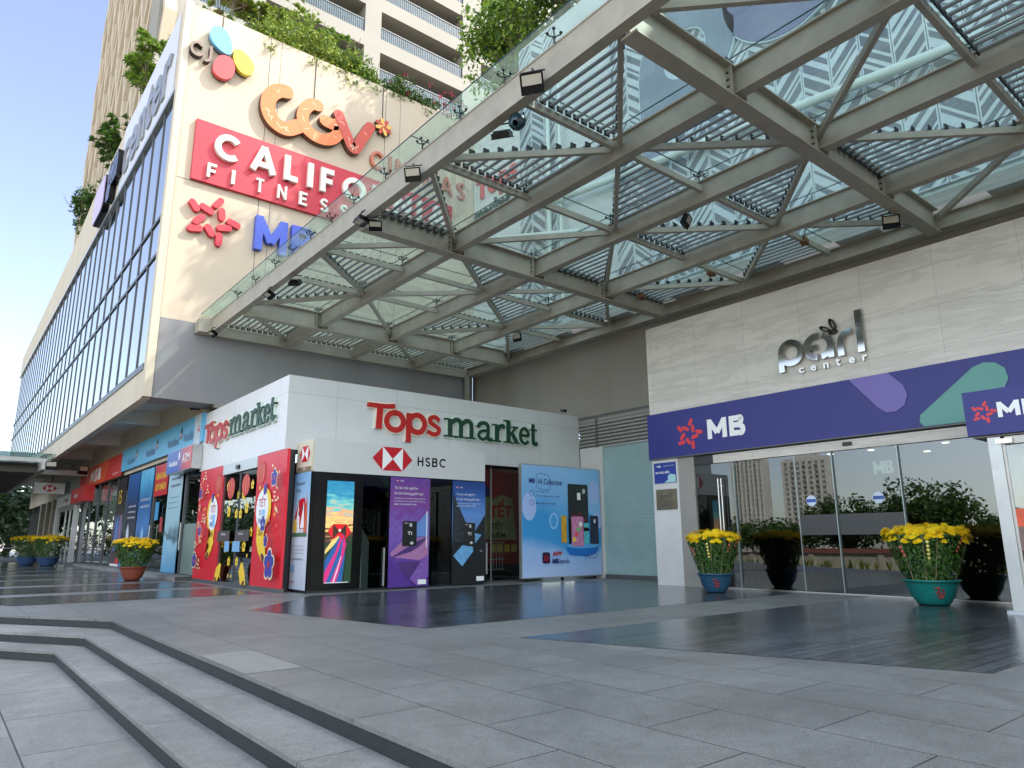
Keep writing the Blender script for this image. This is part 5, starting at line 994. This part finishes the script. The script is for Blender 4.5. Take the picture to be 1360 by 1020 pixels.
# ---------------------------------------------------------------- flower pots
fl_green = foliage('chrysanthemum_leaves', (.015, .055, .008), (.085, .2, .025)); 
fl_yel = foliage('chrysanthemum_petals', (.95, .62, .004), (1.0, .84, .02), .6)
def pot(loc, r, pr, h, ph, glaze, label, mark, n=150, seed=1, deco=True, nl=2600):
    t = thing('flower_pot', label, 'flower pot', loc, 0, 'pots of yellow chrysanthemums along the shopfronts'); rnd = random.Random(seed)
    b = MB(); b.lathe((0, 0, 0), [(.001, .02), (pr*.5, .02), (pr*.52, 0), (pr*.6, .03), (pr*.8, ph*.35), (pr*.95, ph*.8), (pr*1.04, ph*.93), (pr*1.08, ph*.94), (pr*1.08, ph), (pr*1.0, ph), (pr*.94, ph*.85), (.001, ph*.82)], 36, glaze)
    if mark:
        for s in ([(-.12, .62), (.0, .66), (-.02, .48)], [(-.1, .5), (.06, .44), (.02, .32)], [(.08, .6), (.13, .42), (.05, .3)], [(-.06, .4), (-.02, .3), (.1, .28)]):
            for (u0, w0), (u1, w1) in zip(s[:-1], s[1:]):
                pp = []
                for u, w in ((u0, w0), (u1, w1)):
                    a = -2.5+u*1.6; rr = pr*(.62+.40*w)+.035; pp.append((rr*math.cos(a), rr*math.sin(a), ph*w*1.1))
                b.tube(pp[0], pp[1], .014, 5, mark)
    b.build('bowl', None, t)
    b = MB()
    for k in range(nl):
        z = rnd.random()**.8; R0 = pr*.8+(r*.97-pr*.8)*z**.75; a = rnd.uniform(0, 6.283); q = rnd.random(); rr = R0*(1-.35*q*q); c = Vector((rr*math.cos(a), rr*math.sin(a), ph*.9+(h-ph-.12)*z)); s = rnd.uniform(.022, .05)*(1+.4*r)
        o = Vector((math.cos(a), math.sin(a), rnd.uniform(-.2, .9))).normalized(); u = o.cross(Vector((rnd.uniform(-1, 1), rnd.uniform(-1, 1), rnd.uniform(-1, 1)))).normalized(); w = o.cross(u)
        b.add([c-u*s, c-w*s*.45+o*.01, c+u*s, c+w*s*.45+o*.01], [(0, 1, 2, 3)])
    for k in range(26):
        a = rnd.uniform(0, 6.28); b.tube((pr*.5*math.cos(a), pr*.5*math.sin(a), ph*.85), (r*.8*math.cos(a), r*.8*math.sin(a), h-.16), .008, 4)
    b.build('leaves', fl_green, t)
    b = MB()
    for k in range(int(n*1.75)):
        a = rnd.uniform(0, 6.283); q = rnd.random()**.5; edge_ = rnd.random() < .25; rr = r*(q if not edge_ else rnd.uniform(.9, 1.0)); z = h-.2*r*q*q+.03*math.sin(a*3+seed)-(rnd.uniform(.02, .2)*r if edge_ else 0)+rnd.uniform(-.06, .035); s = rnd.uniform(.06, .085)*(.8+.3*r)
        c = Vector((rr*math.cos(a), rr*math.sin(a), z)); o = Vector((math.cos(a)*q*.7, math.sin(a)*q*.7, 1)).normalized(); u = o.orthogonal().normalized(); w = o.cross(u)
        for ly in range(3):
            rad = s*(1-.28*ly); nn = 9; off = ly*.35+rnd.random()
            for j in range(nn):
                t0 = off+j*6.283/nn; d = u*math.cos(t0)+w*math.sin(t0); e = u*math.cos(t0+.33)+w*math.sin(t0+.33); g = u*math.cos(t0-.33)+w*math.sin(t0-.33); up = o*(.012*ly+.004)
                b.add([c+up, c+e*rad*.75+up*1.2-o*.004, c+d*rad+up-o*(.012-.01*ly), c+g*rad*.75+up*1.2-o*.004], [(0, 1, 2, 3)])
    struct(b.build('flower_heads', fl_yel, t), 'stuff')
    for k in range(5):
        a = rnd.uniform(-3.6, -1.2); b = MB(); b.tube((pr*.85*math.cos(a), pr*.85*math.sin(a), ph*.9), (r*.95*math.cos(a+.1), r*.95*math.sin(a+.1), h-.2), .011, 6); b.build('cane', C('bamboo_cane', (126, 116, 84), rough=.7), t)
    if deco:
        for a, z0, nn, c_ in ((-1.9, .75, 4, C('paper_red', (200, 92, 70), rough=.6)), (-2.75, .7, 6, C('paper_gold', (222, 206, 110), rough=.6)), (-1.5, .8, 3, MC['paper_red']), (-3.4, .6, 3, MC['paper_red'])):
            b = MB(); d = Vector((math.cos(a), math.sin(a), 0)); u = Vector((-d.y, d.x, 0))
            for j in range(nn):
                c = d*(r*(1.0-.06*j)+.01)+Vector((0, 0, ph+(h-ph)*z0-j*.075)); s = .034
                b.add([c-u*s, c+Vector((0, 0, -s)), c+u*s, c+Vector((0, 0, s)), c+d*.012, c-d*.012], [(0, 1, 4), (1, 2, 4), (2, 3, 4), (3, 0, 4), (1, 0, 5), (2, 1, 5), (3, 2, 5), (0, 3, 5)])
            b.build('paper_ornament', c_, t)
    return t
gg = mat('speckled_green_glaze', lin((28, 124, 116)), .25, 0, .55, 55); bgz = mat('speckled_blue_glaze', lin((44, 84, 112)), .3, 0, .5, 45); terr = C('terracotta', (140, 72, 52), rough=.6, var=.15, vs=8); bl2 = C('plain_blue_glaze', (62, 90, 128), rough=.35, var=.1)
pot((15.35, 5.93, .004), .76, .48, 1.5, .48, gg, 'largest chrysanthemum pot, speckled green bowl in front of the glass doors', C('glaze_red', (150, 50, 50), rough=.4), 190, 1)
pot((15.15, 10.78, .004), .66, .41, 1.46, .46, bgz, 'chrysanthemums in speckled blue bowl beside the marble pier', MC['glaze_red'], 130, 2)
pot((5.65, 28.1, .004), .74, .42, 1.42, .46, terr, 'chrysanthemums in brown terracotta bowl by the kerb of bank shopfront', None, 120, 3, False)
pot((5.45, 49.6, 0), 1.0, .58, 1.75, .5, bl2, 'nearer blue bowl of chrysanthemums at the far end of plaza', None, 110, 4, False, 1500)
pot((4.75, 53.0, 0), 1.0, .58, 1.75, .5, bl2, 'farther blue bowl of chrysanthemums half hidden behind its twin', None, 110, 5, False, 1500)
# ---------------------------------------------------------------- small fittings
def cctv(loc, label, rz=0):
    t = thing('security_camera', label, 'camera', loc, rz, 'security cameras on the shop walls'); b = MB(); b.tube((-.2, 0, -.05), (.12, 0, 0), .05, 10, dark_frame); b.tube((-.24, 0, -.06), (-.19, 0, -.048), .056, 10, black_m); b.build('body', None, t)
    b = MB(); b.tube((.1, 0, 0), (.25, 0, .08), .018, 6); b.build('bracket', dark_frame, t)
cctv((6.9, 26.75, 6.05), 'dark bullet camera under the overhang above blue fascia', .3); cctv((17.3, 18.4, 5.9), 'small camera on top of white fascia near the louvres', 1.2)
# ---------------------------------------------------------------- residential tower above the podium
tw = thing('apartment_tower', 'cream apartment tower with long balconies and a woven lattice side wall', 'building', (6.2, 40, 21))
tc_ = C('tower_cream', (142, 138, 128), rough=.8, var=.05, vs=.3); tl = C('tower_lattice', (186, 172, 148), rough=.8, var=.1, vs=.4); tdk = C('tower_recess', (176, 162, 138), rough=.8, var=.12, vs=.5); wdk = C('tower_window', (74, 92, 108), rough=.15, var=.3, vs=.4)
def tb(name, x0, x1, y0, y1, z0, z1, m, p=None): return box(name, x0-6.2, x1-6.2, y0-40, y1-40, z0-21, z1-21, m, p or tw)
tb('core', 7.1, 60, 42.6, 68, 21, 78, tc_)
BX = [(7.5, 11.2), (12.2, 19.16), (20.43, 27.6), (29.4, 36.6), (38, 46)]; base = 36.66-3.4*5
piers = [(6.2, 7.5), (11.2, 12.2), (19.16, 20.43), (27.6, 29.4), (36.6, 38), (46, 60)]
for x0, x1 in piers: tb('pier', x0, x1, 40, 42.6, 21, 78, tc_)
b = MB()
for x0, x1 in BX:
    for k in range(17):
        z = base+3.4*k; b.box(x0-6.2, x1-6.2, .003, 2.6, z-1.12-21, z-21)
b.build('slab_bands', tc_, tw)
rail_m = C('balcony_rail', (120, 124, 128), rough=.5); rgl = C('railing_glass', (56, 78, 84), rough=.2, var=.45, vs=1.2); cur = C('drawn_curtain', (178, 166, 140), rough=.8, var=.2, vs=.8)
for x0, x1 in BX:
    for k in range(4, 12):
        z = base+3.4*k-21; b = MB(); g_ = MB(); b.box(x0-6.2, x1-6.2, .06, .12, z+.98, z+1.04)
        n = int((x1-x0)/.16)
        for j in range(n+1): x = x0-6.2+(x1-x0)*j/n; b.box(x-.012, x+.012, .08, .1, z, z+.98)
        r_ = b.build('balcony_railing', rail_m, tw); g_.box(x0-6.2, x1-6.2, .12, .13, z+.02, z+.95); g_.build('railing_glass', rgl, r_)
        b = MB(); w0 = x0-6.2+.7; w1 = x1-6.2-.7; b.box(w0, w1, 2.55, 2.59, z, z+2.1, wdk); b.box(w0+.4, w0+1.1, 2.52, 2.549, z, z+2.1, cur); b.box((w0+w1)/2-.05, (w0+w1)/2+.05, 2.5, 2.549, z, z+2.1, tc_); b.build('window', None, tw)
tb('lattice_backing', 7.0, 7.1, 42.6, 68.5, 21, 78, tdk)
b = MB(); nC = 20; wC = 28.5/nC
for i in range(nC+1):
    for k in range(17):
        zz = 21+k*3.4; s = 1 if (i+k) % 2 else -1; A = (wC*.44)*s
        y0_, y1_ = 40+i*wC-A, 40+i*wC+A
        p = Vector((.15-(i % 2)*.06, y0_-40, zz-21)); q = Vector((.15-(i % 2)*.06, y1_-40, zz+3.4-21))
        for (aa, cc_) in (((-.22), (.22)),):
            b.add([(p.x, p.y-.26, p.z), (p.x, p.y+.26, p.z), (q.x, q.y+.26, q.z), (q.x, q.y-.26, q.z), (p.x+.65, p.y-.26, p.z), (p.x+.65, p.y+.26, p.z), (q.x+.65, q.y+.26, q.z), (q.x+.65, q.y-.26, q.z)],
                  [(0, 3, 2, 1), (0, 4, 7, 3), (1, 2, 6, 5)])
b.build('lattice', tl, tw)
# roof-garden walls behind the parapet
bt = C('roof_terrace_wall', (205, 198, 182), rough=.8, var=.05)
b = MB(); b.box(7.5, 17, 33, 34, 21.0, 23.2); tag(b.build('terrace_wall', bt), 'low cream terrace wall behind the planted parapet', 'wall')
# ---------------------------------------------------------------- trees and shrubs
bark = C('bark', (104, 92, 78), rough=.9, var=.25, vs=6, bump=.4)
fg1 = foliage('leaf_bright', (.04, .11, .015), (.24, .36, .04)); fg2 = foliage('leaf_mid', (.02, .07, .015), (.13, .23, .035)); fg3 = foliage('leaf_dark', (.008, .028, .008), (.04, .085, .018)); fg4 = foliage('leaf_yellowish', (.07, .15, .02), (.36, .42, .06))
flw = C('plumeria_white', (236, 232, 214), rough=.5, var=.02); flp = C('bougainvillea', (206, 50, 100), rough=.6, var=.2)
def leafcluster(b, c, r, n, ls, rnd, flatten=.8, long_=1.0, m=None, up=.3):
    for k in range(n):
        d = Vector((rnd.gauss(0, 1), rnd.gauss(0, 1), rnd.gauss(0, 1))).normalized(); rr = r*rnd.random()**.45; p = Vector(c)+Vector((d.x*rr, d.y*rr, d.z*rr*flatten)); s = ls*rnd.uniform(.6, 1.25)
        o = (d*.6+Vector((rnd.uniform(-1, 1), rnd.uniform(-1, 1), rnd.uniform(-.2, 1)+up))).normalized(); u = o.orthogonal().normalized(); a = rnd.uniform(0, 6.28); w = o.cross(u); x = u*math.cos(a)+w*math.sin(a); y = o.cross(x)
        b.add([p-x*s*long_, p-y*s*.42+x*s*.1, p+x*s*long_+o*s*.15, p+y*s*.42+x*s*.1], [(0, 1, 2, 3)], m)
def tree(loc, h, cr, label, leaf, ls=.14, n=4200, th=None, r0=.16, seed=1, flowers=None, group=None, cat='tree', name='tree', nb=7, crown_h=None, long_=1.0, rosettes=False, flatten=.8):
    rnd = random.Random(seed); t = thing(name, label, cat, loc, 0, group); th = th or h*.35; ch = crown_h or (h-th); b = MB(); tips = []
    def limb(p, d, L, r, lev):
        q = p
        for s_ in range(3):
            d2 = (d+Vector((rnd.uniform(-.25, .25), rnd.uniform(-.25, .25), rnd.uniform(-.05, .2)))).normalized(); q2 = q+d2*L/3; b.tube(q, q2, r*(1-.2*s_), 7, None, r*(1-.2*(s_+1)), caps=False); q = q2; d = d2
        if lev <= 0: tips.append(q); return
        for k in range(3 if lev > 1 else 3):
            a = rnd.uniform(0, 6.28); limb(q, (d*.9+Vector((math.cos(a), math.sin(a), rnd.uniform(.1, .6)))*.75).normalized(), L*rnd.uniform(.6, .85), r*.55, lev-1)
        tips.append(q)
    p = Vector((0, 0, 0)); top = Vector((rnd.uniform(-.2, .2), rnd.uniform(-.2, .2), th)); b.tube(p, top, r0, 9, None, r0*.75, caps=False)
    for k in range(nb):
        a = 6.283*k/nb+rnd.uniform(-.3, .3); limb(top, Vector((math.cos(a)*.8, math.sin(a)*.8, rnd.uniform(.5, 1.3))).normalized(), ch*.3, r0*.5, 2)
    b.build('trunk', bark, t)
    b = MB(); cz = th+ch*.5
    pts = []
    for q in tips:
        v = Vector((q.x/cr, q.y/cr, (q.z-cz)/(ch*.55)));
        if v.length > 1: v = v.normalized()*rnd.uniform(.8, 1)
        pts.append(Vector((v.x*cr, v.y*cr, cz+v.z*ch*.55)))
    for k in range(int(len(pts)*.6)):
        d = Vector((rnd.gauss(0, 1), rnd.gauss(0, 1), rnd.gauss(0, .9))).normalized()*rnd.uniform(.65, 1); pts.append(Vector((d.x*cr, d.y*cr, cz+d.z*ch*.5)))
    per = max(6, n//len(pts))
    for q in pts:
        if rosettes:
            nn = per; o = Vector((q.x*.4, q.y*.4, 1)).normalized(); u = o.orthogonal().normalized(); w = o.cross(u)
            for j in range(nn):
                a = j*2.4; e = .15+.85*j/nn; d = (u*math.cos(a)+w*math.sin(a))*e+o*(1-e)*.9; s = ls*rnd.uniform(1.3, 2.1); sd = d.cross(o).normalized()*s*.17
                b.add([q, q+d*s*.5+sd, q+d*s-o*s*.12*e, q+d*s*.5-sd], [(0, 1, 2, 3)])
        else: leafcluster(b, q, cr*.2+ls, per, ls, rnd, flatten, long_)
    b.build('crown', leaf, t)
    if flowers:
        b = MB()
        for k in range(flowers[1]):
            q = rnd.choice(pts)+Vector((rnd.uniform(-.2, .2), rnd.uniform(-.3, .1), rnd.uniform(0, .25))); leafcluster(b, q, .1, 8, .05, rnd)
        struct(b.build('flowers', flowers[0], t), 'stuff')
    return t
tree((5.5, 34.5, 20.9), 5.2, 1.35, 'plumeria tree with white flowers leaning over the parapet nearest the corner', fg1, .23, 4200, 1.4, .1, 11, (flw, 14), 'trees on the podium roof', nb=6, rosettes=True)
tree((5.4, 41.5, 20.4), 4.5, 1.4, 'darker plumeria tree further along the parapet', fg2, .22, 4000, 1.2, .1, 12, (flw, 24), 'trees on the podium roof', nb=6, rosettes=True)
tree((5.4, 50, 19.2), 5.6, 1.1, 'thin sparse shrub at the far end of parapet', fg2, .14, 2600, 1.0, .07, 13, None, 'trees on the podium roof', nb=4)
tree((8.6, 28.0, 20.9), 4.6, 2.3, 'yellow green leafy tree behind the middle of parapet', fg4, .17, 9000, 1.5, .14, 14, None, 'trees on the podium roof', rosettes=True)
tree((6.7, 27.2, 20.9), 4.2, 1.2, 'drooping brown palm like shrub at the wall corner', C('dry_leaf', (126, 112, 76), rough=.8, var=.3, vs=9), .2, 900, 2.2, .1, 15, None, 'trees on the podium roof', nb=4, rosettes=True)
tree((11.2, 28.2, 20.9), 4.2, 2.0, 'second bushy tree beside the yellow green one on the roof', fg1, .16, 8000, 1.4, .12, 16, None, 'trees on the podium roof', rosettes=True)
def shrub(x0, x1, z0, z1, y0, y1, n, leaf, label, seed, ls=.09, flowers=None, hang=0):
    rnd = random.Random(seed); t = thing('shrub', label, 'shrub', ((x0+x1)/2, y0, z0), 0, 'shrubs along the podium parapet'); b = MB(); c = (x0+x1)/2
    for k in range(n//24):
        x = rnd.uniform(x0, x1)-c; e = 1-abs(x)/((x1-x0)/2)*.35; leafcluster(b, (x, rnd.uniform(0, y1-y0), rnd.uniform(-hang*(rnd.random()<.3), (z1-z0)*e*rnd.uniform(.3, 1))), .3, 24, ls, rnd)
    b.build('leaves', leaf, t); b = MB()
    for k in range(12): x = rnd.uniform(x0, x1)-c; b.tube((x, (y1-y0)*.5, 0), (x+rnd.uniform(-.2, .2), rnd.uniform(0, y1-y0), (z1-z0)*.8), .012, 5)
    b.build('stems', bark, t)
    if flowers:
        b = MB()
        for k in range(flowers[1]): leafcluster(b, (rnd.uniform(x0, x1)-c, rnd.uniform(-.1, .3), rnd.uniform(.1, z1-z0)), .14, 12, .055, rnd)
        struct(b.build('flowers', flowers[0], t), 'stuff')
shrub(7.6, 11.9, 21.2, 23.6, 25.2, 26.8, 9500, fg4, 'thick yellow green shrub spilling over the parapet', 21, .09, None, .5)
shrub(11.3, 12.9, 21.2, 22.8, 25.3, 26.3, 3800, fg1, 'bright green bush at the end of the yellow green shrub', 22, .1, None, .5)
shrub(13.2, 15.6, 21.1, 22.6, 25.3, 26.4, 4200, fg2, 'dark green round bush on the parapet before the canopy glass', 23, .09, (flp, 10), .3)
shrub(15.6, 18.1, 21.1, 22.5, 25.2, 26.2, 1000, fg2, 'loose bougainvillea with pink flowers above the lettering', 24, .08, (flp, 26), .6)
shrub(5.3, 7.6, 21.2, 22.0, 25.4, 26.3, 700, fg2, 'thin leafy sprigs over the petal sign', 25, .08, None, .2)
GT = 'trees on the entrance block roof'
tree((20.3, 24.2, 20.9), 8.2, 3.0, 'large leafy tree in the roof corner above the drain pipes', fg1, .18, 6200, 2.4, .2, 31, None, GT)
tree((20.6, 19.9, 23.3), 7.0, 2.9, 'tree with broad crown shading the copper letters', fg2, .17, 7000, 2.4, .2, 32, (flw, 20), GT)
tree((19.9, 16.0, 23.3), 5.6, 2.3, 'tree standing over the first herringbone panels', fg1, .15, 4200, 1.6, .16, 33, (flp, 10), GT)
for k, (y, lb) in enumerate(((11.5, 'roof tree hidden high above the clear canopy panes'), (6.5, 'roof tree above the giant violet letters'), (1.0, 'roof tree nearest the camera over the herringbone wall'))):
    tree((20.4, y, 23.3), 5.0, 2.3, lb, fg2, .17, 1600, 1.6, .16, 40+k, None, GT, nb=5)
rnd = random.Random(5); b = MB()
for k in range(420): leafcluster(b, (rnd.uniform(-14, 16), 86+rnd.uniform(-.6, .6), rnd.uniform(.1, 2.6)), .5, 26, .16, rnd)
tag(b.build('hedge', fg3), 'dark clipped hedge closing the plaza beyond the far canopy', 'hedge')
tree((-4.0, 92, -.1), 11, 8, 'dark green street tree beyond the far canopy', fg3, .45, 9000, 3, .4, 51, None, 'street trees at the plaza end')
tree((6.5, 96, -.1), 9, 7, 'second street tree behind dark glazed frontage', fg3, .45, 7000, 1.5, .4, 52, None, 'street trees at the plaza end')
# ---------------------------------------------------------------- what stands across the street (seen mirrored in the doors)
t = thing('boundary_wall', 'pale plastered boundary wall across the street, mirrored in the doors', 'wall', (-7.5, 0, -.6))
b = MB(); b.box(-.2, 0, -60, 90, 0, 1.0); b.build('wall', C('old_plaster', (214, 208, 188), rough=.85, var=.12), t); b = MB(); b.box(-.28, .08, -60, 90, 1.001, 1.1); b.build('coping', C('dark_coping', (96, 90, 82), rough=.9), t)
b = MB()
for k in range(38): b.box(.001, .1, -58+k*4, -57.7+k*4, 0, 1.0)
b.build('pilasters', MC['old_plaster'], t)
rnd = random.Random(77)
b = MB()
for k in range(240):
    y = rnd.uniform(-12, 60); x = rnd.uniform(-6.9, -6.2); L = rnd.uniform(.3, .75)
    for j in range(7):
        a = rnd.uniform(0, 6.28); d = Vector((math.cos(a)*.4, math.sin(a)*.4, 1)).normalized()*L; p = Vector((x, y, -.45)); s = Vector((-d.y, d.x, 0)).normalized()*.035; b.add([p-s, p+s, p+d*.6+s, p+d, p+d*.6-s], [(0, 1, 2, 3, 4)])
tag(struct(b.build('verge_plants', fg4), 'stuff'), 'strappy green plants along the foot of the boundary wall', 'plants')
t = thing('house', 'low tiled house roof behind the boundary wall', 'house', (-18, 22, -3.7)); b = MB(); b.box(-5, 3, -9, 9, 0, 2.6); b.build('wall', MC['old_plaster'], t); b = MB(); b.add([(3.6, -9.6, 2.55), (3.6, 9.6, 2.55), (-1, 9.6, 4.3), (-1, -9.6, 4.3), (-5.6, -9.6, 2.55), (-5.6, 9.6, 2.55)], [(0, 1, 2, 3), (3, 2, 5, 4)]); b.build('roof', C('roof_tiles', (126, 74, 58), rough=.8, var=.25, vs=6), t)
GR = 'trees across the street'
for k, (x, y, h, cr, lb) in enumerate(((-25, 22.5, 6.1, 3.6, 'domed tree across the street, tallest of the mirrored row'), (-27, 29.5, 5.2, 3.6, 'street tree mirrored behind the round stickers'), (-26, 35.5, 3.2, 3.6, 'low street tree mirrored under the tower block'), (-28, 43, 3.4, 4, 'street tree mirrored at the left of doors'), (-22, 15.5, 3.0, 2.6, 'low tree mirrored at the right pane'), (-24, 8, 3.2, 4, 'street tree opposite the vestibule'), (-30, 52, 4, 5, 'far street tree across the road'), (-26, -6, 6, 6, 'street tree furthest towards the south'))):
    tree((x, y, -.6), h, cr, lb, fg2, .22, 7000, .9, .25, 60+k, None, GR, crown_h=h-.6, nb=9)
for k in range(12):
    tree((-30+2*(k%3), 62+k*13, -.6), 7+(k*37%5), 8, 'dark tree in the long row far beyond the street', fg3, .5, 3000, 1.2, .3, 90+k, None, 'long row of dark trees', crown_h=7, nb=7)
tree((-10, 36, -.6), 4.2, 2.2, 'dark bushy tree next to the boundary wall', fg3, .2, 3000, 1.0, .2, 80, None, GR)
bw = C('tower_block_wall', (214, 210, 200), rough=.8, var=.06, vs=.1); bwin = C('tower_block_window', (128, 134, 136), rough=.3, var=.3, vs=.2)
def block(x, y, w, h, label, seed):
    t = thing('tower_block', label, 'building', (x, y, -.6), 0, 'tower blocks beyond the street'); rnd = random.Random(seed); b = MB(); b.box(-3, 0, -w/2, w/2, 0, h, bw); b.box(-2.5, -1, -w/4, w/4, h, h+1.8, bw); nb = 7
    for k in range(nb+1): yy = -w/2+w*k/nb; b.box(0.001, .5, yy-.3, yy+.3, 0, h-.5, bw)
    for k in range(nb):
        for j in range(int(h/1.15)): b.box(.002, .05, -w/2+w*(k+.22)/nb, -w/2+w*(k+.8)/nb, j*1.15+.35, j*1.15+.95, bwin)
    for k in range(1, nb, 2):
        for j in range(int(h/1.15)): b.box(.06, .6, -w/2+w*(k+.16)/nb, -w/2+w*(k+.84)/nb, j*1.15+.1, j*1.15+.3, bw)
    b.build('wall', None, t)
block(-120, 83, 10.5, 20.3, 'cream tower block mirrored in the sliding doors', 1); block(-118, 96.5, 8, 22, 'second cream tower block left of the mirrored one', 2); block(-150, 70, 9, 10, 'low third tower block far across the street', 3)
